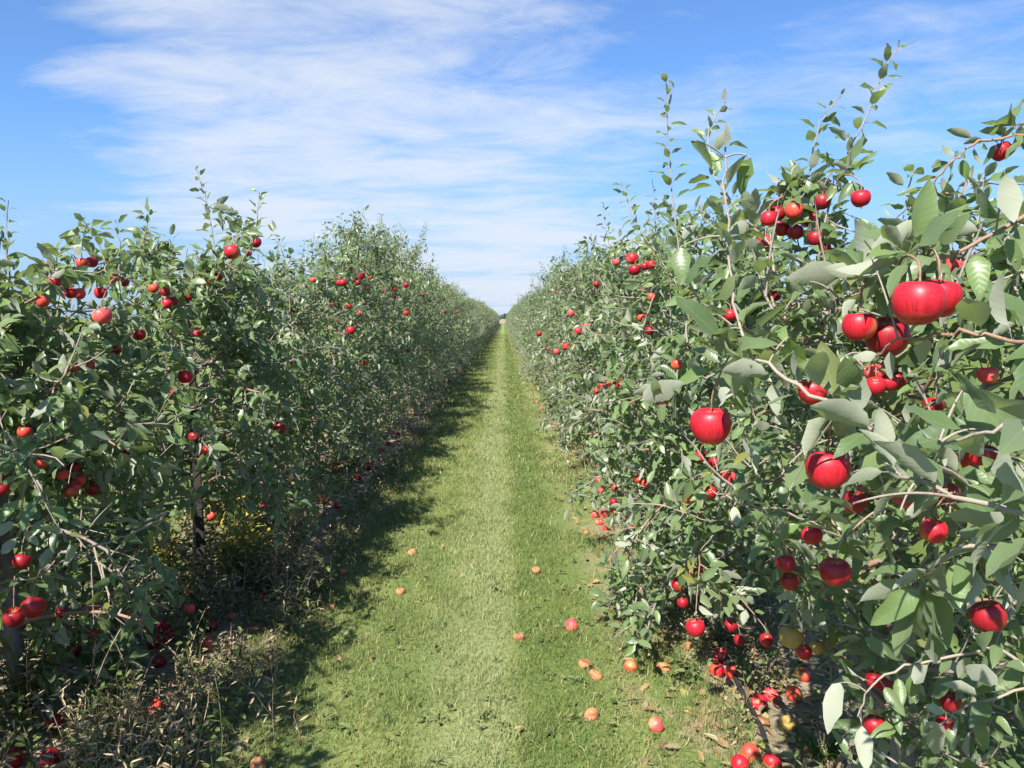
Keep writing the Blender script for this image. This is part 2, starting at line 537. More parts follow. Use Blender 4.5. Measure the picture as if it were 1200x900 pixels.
def curve(p0, d0, length, n, rng, up=0.0, wob=0.12):
    """a wandering polyline; up > 0 rises, up < 0 droops towards the tip"""
    pts = [np.array(p0, float)]
    d = np.array(d0, float) / np.linalg.norm(d0)
    st = length / n
    for i in range(n):
        d = d + rng.normal(0, wob, 3) + np.array([0, 0, up * (i + 1) / n])
        d /= np.linalg.norm(d)
        pts.append(pts[-1] + d * st)
    return np.array(pts)


def resample(pts, step, start=0.0):
    seg = np.linalg.norm(np.diff(pts, axis=0), axis=1)
    cum = np.concatenate([[0], np.cumsum(seg)])
    s = np.arange(start * cum[-1], cum[-1], step)
    P = np.stack([np.interp(s, cum, pts[:, k]) for k in range(3)], 1)
    T = unit(np.stack([np.interp(s, cum, np.gradient(pts[:, k], cum)) for k in range(3)], 1)) if len(s) else P
    return P, T, (s / cum[-1] if len(s) else s)


class LeafBag:
    def __init__(s, rng):
        s.r = rng
        s.p, s.d, s.n, s.l, s.w, s.k = [], [], [], [], [], []

    def along(s, pts, step, size, start=0.1, keep=0, droop=0.2):
        P, T, u = resample(pts, step, start)
        N = len(P)
        if not N: return
        r = s.r
        ang = np.arange(N) * 2.4 + r.uniform(0, 6.28) + r.normal(0, 0.4, N)
        ref = np.where(np.abs(T[:, 2:3]) < 0.9, np.array([[0, 0, 1.0]]), np.array([[1.0, 0, 0]]))
        A = unit(np.cross(T, ref)); B = np.cross(T, A)
        rad = np.cos(ang)[:, None] * A + np.sin(ang)[:, None] * B
        d = unit(0.55 * T + 0.9 * rad + r.normal(0, 0.25, (N, 3)) - np.array([0, 0, droop]))
        n = np.array([0, 0, 1.0]) + 0.55 * T + r.normal(0, 0.62, (N, 3))
        ln = size * r.uniform(0.7, 1.2, N) * (1.05 - 0.45 * u ** 3)
        s.p.append(P + d * 0.28 * ln[:, None]); s.d.append(d); s.n.append(n); s.l.append(ln)
        s.w.append(ln * r.uniform(0.19, 0.275, N)); s.k.append(np.full(N, keep))

    def rosette(s, p, T, count, size, keep=0, droop=0.15):
        r = s.r
        N = count
        d = unit(np.array(T)[None] * 0.4 + unit(r.normal(0, 1, (N, 3))) * 0.95 - np.array([0, 0, droop]))
        n = np.array([0, 0, 1.0]) + r.normal(0, 0.6, (N, 3))
        ln = size * r.uniform(0.65, 1.15, N)
        s.p.append(p + d * 0.28 * ln[:, None]); s.d.append(d); s.n.append(n); s.l.append(ln)
        s.w.append(ln * r.uniform(0.19, 0.275, N)); s.k.append(np.full(N, keep))

    def one(s, p, d, n, ln, wid=0.27, keep=1):
        s.p.append(np.array([p], float)); s.d.append(np.array([d], float)); s.n.append(np.array([n], float))
        s.l.append(np.array([ln])); s.w.append(np.array([ln * wid])); s.k.append(np.array([keep]))

    def get(s):
        return dict(p=np.concatenate(s.p), d=np.concatenate(s.d), n=np.concatenate(s.n), len=np.concatenate(s.l),
                    wid=np.concatenate(s.w), keep=np.concatenate(s.k))


def subset(L, m):
    return {k: v[m] for k, v in L.items()}


def grow_tree(seed, height=2.1, reach_x=0.62, reach_y=0.85, n_limb=30, leaf=0.078, density=1.0, low=0.32, shoots=9, lean=0.0,
              shoot_len=(0.25, 0.65), ok=None, twig_step=0.060):
    """returns (tubes, leafbag, skeleton points) in the tree's own space"""
    rng = np.random.default_rng(seed)
    tb, lb = Tubes(), LeafBag(rng)
    trunk = np.array([[0, 0, -0.03], [0.004, 0, 0.12], [0.01 + lean * 0.1, 0.005, 0.45], [lean * 0.3 - 0.01, 0.01, 0.9],
                      [lean * 0.6, -0.01, height * 0.65], [lean, 0.0, height * 0.93]])
    trunk[1:, :2] += rng.normal(0, 0.012, (5, 2))
    tb.add(trunk, [0.046, 0.036, 0.032, 0.027, 0.018, 0.007], 9, 0)
    lb.along(trunk[3:], 0.05, leaf, 0.3)
    sk = [trunk]
    ztr = trunk[:, 2]
    for i in range(n_limb):
        u = (i + rng.uniform(0, 0.8)) / n_limb
        z = low + (height * 0.93 - low) * u ** 0.9
        a = i * 2.399 + rng.normal(0, 0.35)
        c, s_ = math.cos(a), math.sin(a)
        prof = (0.82 + 0.55 * math.sin(math.pi * min(u * 1.15 + 0.08, 1))) * (1 - 0.35 * u)
        ln = prof / math.sqrt((c / reach_x) ** 2 + (s_ / reach_y) ** 2) * rng.uniform(0.75, 1.1)
        p0 = np.array([np.interp(z, ztr, trunk[:, 0]), np.interp(z, ztr, trunk[:, 1]), z])
        rise = 0.25 + 0.55 * u + rng.normal(0, 0.15)
        limb0 = curve(p0, (c, s_, rise), ln * 1.12, 7, rng, up=(-0.28 if u < 0.6 else 0.0) + rng.normal(0, 0.06), wob=0.10)
        limb = limb0
        if ok is not None:
            good = ok(limb0)
            k = len(limb0) if good.all() else int(np.argmin(good))
            if k < 3: continue
            limb = limb0[:k]
        tb.add(limb, np.linspace(0.012 - 0.005 * u, 0.003, 8)[:len(limb)], 5, 0 if rng.random() < 0.55 else 2)
        sk.append(limb)
        lb.along(limb, 0.030 / density, leaf, 0.35)
        P, T, uu = resample(limb, twig_step / density, 0.16)
        for q, tg, w in zip(P, T, uu):
            d = tg * 0.45 + unit(rng.normal(0, 1, 3)) * 0.85 + np.array([0, 0, 0.25 - 0.35 * (u < 0.35)])
            l2 = rng.uniform(0.12, 0.34) * (1.1 - 0.35 * w)
            tw = curve(q, d, l2, 4, rng, up=rng.normal(-0.05, 0.15), wob=0.12)
            if ok is not None and not ok(tw[1:]).all(): continue
            tb.add(tw, np.linspace(0.0042, 0.0018, 5), 3, 1)
            sk.append(tw)
            lb.along(tw, 0.024, leaf, 0.12)
            if rng.random() < 0.5:
                lb.rosette(tw[-1], tw[-1] - tw[-2], 4, leaf)
    for i in range(shoots):
        q = np.array([rng.normal(0, reach_x * 0.42), rng.normal(0, reach_y * 0.45), height * rng.uniform(0.72, 0.95)])
        allp = np.concatenate(sk)
        q = allp[np.argmin(((allp - q) ** 2).sum(1))]
        sh = curve(q, (rng.normal(0, 0.18), rng.normal(0, 0.18), 1), rng.uniform(*shoot_len), 6, rng, up=0.1, wob=0.06)
        if ok is not None and not ok(sh[1:]).all(): continue
        tb.add(sh, np.linspace(0.0050, 0.0016, 7), 4, 1)
        sk.append(sh)
        lb.along(sh, 0.027, leaf * 0.82, 0.05, droop=0.05)
    return tb, lb, sk


# ------------------------------------------------------------------ setting: ground, path, far woods
def sheet(name, x0, x1, y0, y1, z, m, nx=1, ny=1, edge=0.0, seed=0):
    rng = np.random.default_rng(seed)
    X = np.linspace(x0, x1, nx + 1); Y = np.concatenate([np.linspace(y0, min(y1, 30), ny), [y1]]) if ny > 1 else np.array([y0, y1])
    V, L = [], []
    for y in Y:
        w0, w1 = rng.normal(0, edge), rng.normal(0, edge)
        for k, x in enumerate(X):
            V.append((x + (w0 if k == 0 else w1 if k == nx else 0), y, z))
    m1 = nx + 1
    for j in range(len(Y) - 1):
        for i in range(nx):
            L += [j * m1 + i, j * m1 + i + 1, (j + 1) * m1 + i + 1, (j + 1) * m1 + i]
    me = mesh_np(name, np.array(V), np.array(L), np.full(len(L) // 4, 4), [m], None, False)
    return tag(obj(name, me), kind="structure")


PX0, PX1 = -1.16, 0.86
sheet("ground", -1500, 1500, -300, 3000, 0.0, M_SOIL)
sheet("path", PX0, PX1, -4, 230, 0.004, M_TURF, 6, 160, 0.05, 3)


def grass_mesh():
    rng = np.random.default_rng(11)
    Ps, hs, ws = [], [], []
    for (y0, y1, dens, h, w) in ((2.2, 4.2, 8500, 0.034, 0.0028), (4.2, 7.5, 5200, 0.036, 0.004), (7.5, 14, 2400, 0.04, 0.007),
                                 (14, 30, 900, 0.045, 0.013), (30, 75, 260, 0.05, 0.028)):
        n = int((PX1 - PX0 + 0.2) * (y1 - y0) * dens)
        x = rng.uniform(PX0 - 0.1, PX1 + 0.1, n)
        y = rng.uniform(y0, y1, n)
        # clumpy: longer and denser towards both edges, sparse on the worn right margin
        cl = np.sin(x * 9 + np.sin(y * 3.1) * 1.5) * np.sin(y * 7 + np.cos(x * 5) * 1.3)
        keep = rng.uniform(0, 1, n) < np.clip(0.85 + 0.25 * cl, 0, 1)
        worn = (x > 0.42 + 0.1 * np.sin(y * 5)) & (np.sin(y * 2.7 + x * 4) + np.sin(y * 1.3) > -0.1)
        keep &= ~(worn & (rng.uniform(0, 1, n) < 0.84))
        x, y, cl = x[keep], y[keep], cl[keep]
        edge = np.clip(np.maximum(-0.75 - x, x - 0.45) * 2.2, 0, 1)
        Ps.append(np.stack([x, y, np.full(len(x), 0.002)], 1))
        hs.append(h * rng.uniform(0.55, 1.25, len(x)) * (1 + 0.25 * cl + 0.9 * edge * rng.uniform(0, 1, len(x))))
        ws.append(w * rng.uniform(0.7, 1.3, len(x)))
    P, h, w = np.concatenate(Ps), np.concatenate(hs), np.concatenate(ws)
    N = len(P)
    a = rng.uniform(0, 6.283, N)
    side = np.stack([np.cos(a), np.sin(a), np.zeros(N)], 1)
    b = rng.uniform(0, 6.283, N)
    ln = np.stack([np.cos(b), np.sin(b), np.zeros(N)], 1) * (h * rng.uniform(0.2, 1.3, N))[:, None]
    up = np.array([0, 0, 1.0])
    v0 = P - side * (w / 2)[:, None]
    v1 = P + side * (w / 2)[:, None]
    mid = P + ln * 0.35 + up * (h * 0.62)[:, None]
    v2 = mid + side * (w * 0.4)[:, None]
    v3 = mid - side * (w * 0.4)[:, None]
    v4 = P + ln + up * (h * 0.95)[:, None]
    V = np.stack([v0, v1, v2, v3, v4], 1).reshape(-1, 3)
    base = (np.arange(N) * 5)[:, None]
    L = (base + np.array([[0, 1, 2, 3, 3, 2, 4]])).ravel()
    return mesh_np("grass", V, L, np.tile([4, 3], N), [M_BLADE], None, False)


tag(obj("grass", grass_mesh()), "short mown grass covering the alley between the two rows", "grass", kind="stuff")


GROUND = [  # (photo x, photo y, colour)
    (339, 587, 'p'), (352, 588, 'p'), (376, 586, 'd'), (382, 589, 'd'), (395, 592, 'r'), (377, 601, 'r'), (362, 622, 'r'), (394, 575, 'd'),
    (310, 594, 'd'), (87, 762, 'd'), (61, 785, 'r'), (193, 735, 'r'), (173, 741, 'd'), (181, 753, 'd'), (187, 775, 'd'), (198, 746, 'r'),
    (64, 848, 'd'), (59, 887, 'd'), (14, 890, 'd'), (182, 829, 'o'), (247, 734, 'd'), (243, 755, 'p'), (273, 720, 'b'), (307, 700, 'r'),
    (298, 736, 'b'), (388, 709, 'b'), (303, 894, 'b'), (608, 745, 'b'), (670, 733, 'p'), (469, 692, 'b'), (628, 667, 'b'), (686, 776, 'b'),
    (698, 790, 'b'), (739, 781, 'o'), (693, 836, 'b'), (483, 646, 'b'), (460, 579, 'b'), (474, 546, 'b'), (402, 669, 'b'),
    (697, 603, 'p'), (708, 602, 'p'), (719, 600, 'p'), (702, 612, 'p'), (710, 618, 'p'), (687, 623, 'b'), (623, 451, 'b'), (629, 471, 'p'),
    (634, 479, 'p'), (643, 483, 'o'), (739, 620, 'o'), (759, 614, 'd'), (753, 605, 'd'), (942, 791, 'o'), (890, 823, 'r'), (904, 814, 'p'),
    (931, 814, 'o'), (894, 844, 'b'), (923, 849, 'y'), (769, 850, 'p'), (879, 883, 'o'), (867, 895, 'r'), (904, 893, 'r'), (844, 768, 'r'),
    (840, 786, 'r'), (857, 788, 'o'), (728, 693, 'r'), (741, 708, 'o'), (806, 756, 'b'), (777, 781, 'b'), (790, 783, 'o'),
    (420, 560, 'd'), (432, 548, 'd'), (447, 528, 'd'), (455, 520, 'r'), (466, 508, 'd'), (486, 486, 'd'), (496, 476, 'r'), (508, 462, 'd'), (524, 447, 'd'),
    (650, 497, 'o'), (657, 505, 'p'), (668, 520, 'o'),
]
GP = np.array([on_ground(q[0], q[1], 0.03) for q in GROUND])


def open_spot(x, y, h):
    """False where a stalk would stand over or just in front of a fallen apple"""
    t = np.clip((GP[:, 1] - y) / np.maximum(GP[:, 1], 1), 0, 1)
    ahead = GP[:, 1] - y
    lx = GP[:, 0] * (y / GP[:, 1])
    reach = h / CAM_H * GP[:, 1] * 1.0 + 0.05
    return not np.any((ahead > -0.05) & (ahead < reach) & (np.abs(lx - x) < 0.055))


def undergrowth():
    rng = np.random.default_rng(5)
    tb = Tubes()
    bag = LeafBag(rng)
    kinds = []

    def stalk(x, y, h, dry):
        if not open_spot(x, y, h): return
        d = (rng.normal(0, 0.25), rng.normal(0, 0.25), 1)
        c = curve((x, y, 0), d, h, 3, rng, up=-0.15, wob=0.15)
        w = 0.0016 if y < 7 else 0.0035 if y < 15 else 0.007
        tb.add(c, np.linspace(w * 1.3, w * 0.6, 4), 3, 0 if dry else 1)
        n0 = len(bag.p)
        bag.along(c, 0.022 if y < 7 else 0.05, (0.042 if dry else 0.04) * (1 if y < 7 else 1.6 if y < 15 else 2.6), 0.15)
        for q in bag.p[n0:]:
            kinds.append(np.full(len(q), 0 if dry else 1))

    for k in range(2600):                                  # left strip, full of dry stems
        y = 2.3 + rng.exponential(5.5)
        if y > 45: continue
        x = rng.normal(-1.45, 0.24)
        if x > -1.06: x = -1.06 - abs(rng.normal(0, 0.15))
        near = np.clip((x + 2.0) / 0.9, 0.25, 1)
        dry = rng.random() < (0.55 if x > -1.55 else 0.3)
        h = rng.uniform(0.07, 0.30) * (1.35 - 0.75 * near)
        if abs(y - 4.9) < 0.6 and -1.6 < x: h *= 1.7
        stalk(x, y, h, dry)
    for k in range(1300):                                  # right strip, lower and greener
        y = 2.3 + rng.exponential(5.0)
        if y > 40: continue
        x = rng.normal(1.12, 0.22)
        if x < 0.86: x = 0.86 + abs(rng.normal(0, 0.1))
        stalk(x, y, rng.uniform(0.05, 0.17), rng.random() < 0.45)
    for k in range(420):                                   # clover and plantain in the mown turf
        y = 2.3 + rng.exponential(3.0)
        x = rng.uniform(-1.1, 0.8)
        if abs(x + 0.15) < 0.3 and rng.random() < 0.7: continue
        n0 = len(bag.p)
        bag.rosette(np.array([x, y, 0.016]), (0, 0, 0.3), rng.integers(4, 9), rng.uniform(0.018, 0.042))
        bag.d[-1][:, 2] = np.abs(bag.d[-1][:, 2]) * 0.4
        kinds.append(np.full(len(bag.p[-1]), 1))
    for k in range(700):                                   # green weeds under the left crowns
        stalk(rng.normal(-2.05, 0.28), rng.uniform(2.2, 8), rng.uniform(0.12, 0.42), rng.random() < 0.2)
    for k in range(520):
        y = rng.uniform(2.3, 4.6)
        stalk(rng.normal(-1.24, 0.11) if y > 3 else rng.normal(-1.30, 0.16), y, rng.uniform(0.14, 0.42), rng.random() < 0.62)
    L = bag.get()
    K = np.concatenate(kinds)
    L['wid'] = L['wid'] * np.where(K == 0, 0.45, 1.0)
    root_me = leaves_mesh("undergrowth", L, 'mid', [M_DRY, M_WEED], rng, K)
    o = tag(obj("undergrowth", root_me), "dry brown weeds and low green weeds growing along the feet of both rows", "weeds", kind="stuff")
    s = obj("stems", tb.build("stems", [M_DRY, M_WEED]), o)


undergrowth()


def litter():
    rng = np.random.default_rng(8)
    N = 1700
    left = rng.random(N) < 0.35
    stray = rng.random(N) < 0.06
    y = 2.2 + rng.exponential(4.0, N)
    x = np.where(left, rng.normal(-1.5, 0.3, N), rng.normal(0.98, 0.2, N))
    x = np.where(stray, rng.uniform(-1.1, 0.85, N), x)
    a = rng.uniform(0, 6.283, N)
    L = dict(p=np.stack([x, y, np.where(stray, 0.03, rng.uniform(0.008, 0.03, N))], 1), d=np.stack([np.cos(a), np.sin(a), rng.normal(0, 0.15, N)], 1),
             n=np.array([0, 0, 1.0]) + rng.normal(0, 0.35, (N, 3)), len=rng.uniform(0.04, 0.08, N), wid=rng.uniform(0.010, 0.02, N))
    L['len'] = np.where(stray, 0.5, 1) * L['len']; L['wid'] = np.where(stray, 0.5, 1) * L['wid']
    tag(obj("leaf_litter", leaves_mesh("leaf_litter", L, 'mid', [M_LITTER], rng)), "brown fallen leaves lying under both rows", "leaf litter", kind="stuff")


litter()


def woods():
    rng = np.random.default_rng(21)
    N = 9000
    x = rng.uniform(-260, 260, N)
    top = 3.6 + 0.9 * np.sin(x * 0.11) + 0.6 * np.sin(x * 0.41 + 1)
    z = rng.uniform(0, 1, N) ** 0.8 * top
    p = np.stack([x, 800 + rng.uniform(-8, 8, N), z], 1)
    L = dict(p=p, d=unit(rng.normal(0, 1, (N, 3))), n=rng.normal(0, 1, (N, 3)), len=rng.uniform(1.5, 3, N), wid=rng.uniform(0.7, 1.2, N))
    tag(obj("distant_woods", leaves_mesh("distant_woods", L, 'lo', [M_WOODS], rng)), "thin line of distant woods at the end of the alley", "woods", kind="stuff")


woods()

# ------------------------------------------------------------------ apples: where they hang and lie
LX, RX = -1.9, 1.10            # trunk lines
A_DIA = 0.076
# hanging: (photo x, photo y, photo diameter, colour[, depth])
HANG_L = [
    (96, 308, 9, 'o'), (108, 307, 7, 'd'), (64, 330, 13, 'r'), (83, 343, 13, 'r'), (93, 344, 14, 'p'), (133, 327, 17, 'p'), (145, 330, 9, 'd'),
    (118, 343, 15, 'r'), (120, 370, 22, 'p'), (50, 353, 11, 'o'), (180, 338, 9, 'o'), (194, 342, 6, 'd'), (196, 356, 13, 'r'), (203, 353, 8, 'r'),
    (272, 295, 18, 'r'), (300, 284, 13, 'r'), (291, 297, 9, 'o'), (256, 323, 13, 'r'), (242, 331, 6, 'o'), (273, 329, 8, 'd'), (251, 348, 8, 'r'),
    (219, 350, 7, 'd'), (367, 328, 7, 'o'), (398, 331, 9, 'r'), (342, 364, 9, 'r'), (349, 380, 7, 'r'), (390, 359, 7, 'o'), (393, 377, 7, 'o'),
    (163, 392, 16, 'r'), (135, 410, 14, 'r'), (86, 430, 11, 'o'), (104, 428, 8, 'r'), (80, 489, 8, 'o'), (29, 506, 8, 'o'), (147, 530, 14, 'd'),
    (217, 441, 18, 'r'), (202, 460, 8, 'd'), (232, 390, 9, 'p'), (228, 512, 14, 'd'), (239, 529, 15, 'o'), (328, 501, 17, 'd'), (363, 417, 10, 'r'),
    (324, 452, 7, 'd'), (310, 428, 6, 'd'), (341, 426, 6, 'd'), (287, 427, 7, 'd'), (383, 387, 8, 'p'), (394, 384, 6, 'd'), (317, 523, 7, 'd'),
    (387, 510, 6, 'd'), (412, 315, 6, 'd'), (402, 331, 10, 'r'), (424, 323, 9, 'r'), (420, 331, 7, 'd'), (415, 328, 6, 'd'), (434, 325, 6, 'o'),
    (431, 338, 6, 'd'), (449, 341, 6, 'd'), (462, 338, 6, 'o'), (462, 349, 6, 'd'), (476, 334, 10, 'd'), (495, 346, 7, 'd'), (427, 355, 6, 'd'),
    (408, 359, 7, 'o'), (389, 357, 7, 'o'), (422, 367, 8, 'p'), (417, 377, 6, 'r'), (476, 367, 9, 'r'), (411, 387, 11, 'r'), (536, 365, 8, 'r'),
    (522, 366, 5, 'o'), (517, 378, 6, 'o'), (478, 411, 6, 'd'), (426, 425, 8, 'o'), (49, 541, 14, 'o'), (73, 556, 8, 'o'), (87, 548, 9, 'd'),
    (93, 562, 8, 'p'), (87, 570, 10, 'p'), (82, 576, 7, 'o'), (108, 572, 17, 'd'), (2, 573, 12, 'd'), (26, 658, 21, 'd'), (153, 643, 12, 'r'),
    (163, 638, 7, 'd'), (247, 605, 11, 'o'), (339, 562, 14, 'd'), (333, 548, 7, 'o'), (393, 546, 8, 'o'), (40, 711, 28, 'd'), (17, 723, 25, 'd'),
    (106, 712, 20, 'o'), (110, 740, 16, 'o'), (145, 722, 16, 'b'), (130, 697, 8, 'o'), (142, 686, 7, 'r'), (73, 718, 9, 'd'),
    (224, 695, 9, 'd'), (210, 711, 9, 'o'), (222, 713, 8, 'p'),
]
HANG_R = [
    (699, 459, 9, 'r'), (713, 449, 9, 'r'), (705, 452, 7, 'r'), (724, 450, 13, 'r'), (777, 473, 9, 'o'), (748, 561, 9, 'o'), (755, 566, 12, 'o'),
    (721, 571, 9, 'o'), (702, 563, 8, 'o'), (704, 575, 8, 'o'), (719, 588, 10, 'd'), (741, 303, 15, 'r'), (744, 316, 15, 'd'), (756, 312, 11, 'd'),
    (763, 310, 7, 'r'), (699, 333, 8, 'd'), (722, 307, 8, 'p'), (763, 348, 10, 'o'), (751, 372, 11, 'o'), (669, 367, 9, 'p'), (678, 388, 11, 'r'),
    (687, 382, 7, 'p'), (663, 406, 10, 'r'), (652, 412, 8, 'p'), (632, 391, 7, 'd'), (762, 387, 8, 'd'), (650, 342, 5, 'd'), (793, 427, 12, 'o'),
    (642, 409, 5, 'p'),
    (901, 256, 17, 'r', 2.3), (911, 250, 15, 'd', 2.35), (930, 247, 21, 'o', 2.3), (964, 236, 19, 'd', 2.3), (950, 257, 16, 'r', 2.35),
    (917, 268, 14, 'r', 2.4), (932, 272, 16, 'd', 2.35), (956, 279, 17, 'd', 2.3), (964, 291, 13, 'r', 2.4), (897, 283, 19, 'r', 2.3),
    (907, 345, 13, 'd', 2.4), (856, 369, 9, 'r', 2.8), (965, 363, 8, 'p', 2.6), (1009, 232, 23, 'r', 2.15), (1173, 177, 23, 'r', 1.85),
    (1116, 312, 11, 'p', 2.0),
    (1007, 382, 40, 'r', 1.22), (1077, 354, 61, 'r', 1.05), (1100, 348, 52, 'r', 1.14), (1040, 394, 52, 'd', 1.24),
    (833, 498, 50, 'r', 1.38), (970, 549, 53, 'r', 1.30), (953, 458, 36, 'r', 1.5), (821, 535, 10, 'r', 2.9), (838, 542, 12, 'd', 2.8),
    (833, 577, 11, 'd', 2.8), (807, 584, 10, 'o', 2.9), (854, 559, 10, 'p', 2.7),
    (1024, 436, 17, 'p', 1.9), (1026, 452, 22, 'r', 1.85), (1041, 448, 18, 'r', 1.9), (1051, 446, 15, 'd', 1.95), (1094, 475, 22, 'd', 1.8),
    (1157, 439, 12, 'p', 1.9), (1129, 538, 18, 'r', 1.7), (1145, 534, 22, 'r', 1.65), (1157, 534, 19, 'd', 1.7), (1059, 584, 20, 'p', 1.6),
    (1110, 577, 30, 'd', 1.5), (1002, 588, 30, 'd', 1.6), (952, 627, 22, 'r', 1.8), (979, 670, 38, 'd', 1.5), (921, 660, 20, 'd', 1.9),
    (925, 681, 18, 'd', 1.95), (1094, 622, 26, 'r', 1.4), (819, 666, 17, 'r', 3.1), (809, 671, 17, 'd', 3.1), (794, 685, 16, 'r', 3.1),
    (815, 735, 24, 'r', 2.8), (856, 733, 17, 'd', 3.0), (867, 750, 14, 'd', 3.0), (898, 750, 17, 'd', 2.7), (927, 746, 30, 'y', 2.2),
    (958, 758, 18, 'y', 2.4), (942, 764, 18, 'r', 2.3), (1025, 796, 22, 'r', 2.0), (1036, 801, 18, 'd', 2.0), (1025, 850, 28, 'd', 1.8),
    (1114, 822, 26, 'd', 1.8), (1108, 852, 22, 'r', 1.8), (1158, 722, 42, 'd', 1.5), (800, 706, 9, 'd', 3.1),
]
rs = np.random.default_rng(77)
hang = []          # dicts: p, r, colour, row, px, py
for (px, py, dia, c, *dp) in HANG_L:
    d = A_DIA * F_PX / dia
    x_t = np.clip(0.5 * (ray(px, py)[0] * d) + 0.5 * -1.42, -1.72, -1.27)
    if py > 600: x_t = np.clip(ray(px, py)[0] * d, -1.72, -1.3)
    if px > 500: x_t = -1.28
    d = x_t / ray(px, py)[0]
    p = at(px, py, d)
    if p[2] < 0.06: p = on_ground(px, py, 0.2)
    hang.append(dict(p=p, r=np.clip(dia * d / F_PX / 2, 0.025, 0.041), c=c, row='L', px=px, py=py))
for (px, py, dia, c, *dp) in HANG_R:
    if dp:
        d = dp[0]
    else:
        d = A_DIA * F_PX / dia
        d = np.clip(ray(px, py)[0] * d, 0.46, 0.72) / ray(px, py)[0]
    hang.append(dict(p=at(px, py, d), r=np.clip(dia * d / F_PX / 2, 0.025, 0.041), c=c, row='R', px=px, py=py))

# ------------------------------------------------------------------ trees
LEFT_Y = [1.5, 3.0, 4.62, 6.1, 7.6, 9.1, 10.6]
RIGHT_Y = [0.55, 2.15, 3.85, 5.4, 6.9, 8.4, 9.9]
# kept silhouette of the two nearest right-hand trees
KEEP_R = [(690, 330), (735, 245), (790, 205), (870, 190), (930, 200), (1000, 255), (1060, 262), (1100, 215), (1210, 175), (1400, 100), (1400, 1100),
          (960, 1000), (985, 830), (940, 690), (880, 640), (800, 520), (720, 430)]
SPECS_L = {1.5: dict(height=1.95, seed=101, n_limb=30, density=0.72, shoots=2, shoot_len=(0.1, 0.2)), 3.0: dict(height=1.74, seed=102, density=1.2, shoots=4, shoot_len=(0.12, 0.25)), 4.62: dict(height=1.92, seed=103, density=1.4, shoots=5, shoot_len=(0.15, 0.3)),
           6.1: dict(height=1.92, seed=104, shoots=5, shoot_len=(0.15, 0.35)), 7.6: dict(height=2.05, seed=105, shoots=7), 9.1: dict(height=2.45, seed=106, shoots=9),
           10.6: dict(height=2.75, seed=107, shoots=11)}
SPECS_R = {0.55: dict(height=1.85, seed=201, shoots=4), 2.15: dict(height=1.98, seed=202, shoots=34, shoot_len=(0.14, 0.42)), 3.85: dict(height=1.98, seed=203, shoots=9),
           5.4: dict(height=2.08, seed=204, shoots=10), 6.9: dict(height=2.12, seed=205, shoots=7), 8.4: dict(height=2.05, seed=206, shoots=8),
           9.9: dict(height=2.25, seed=207, shoots=8)}
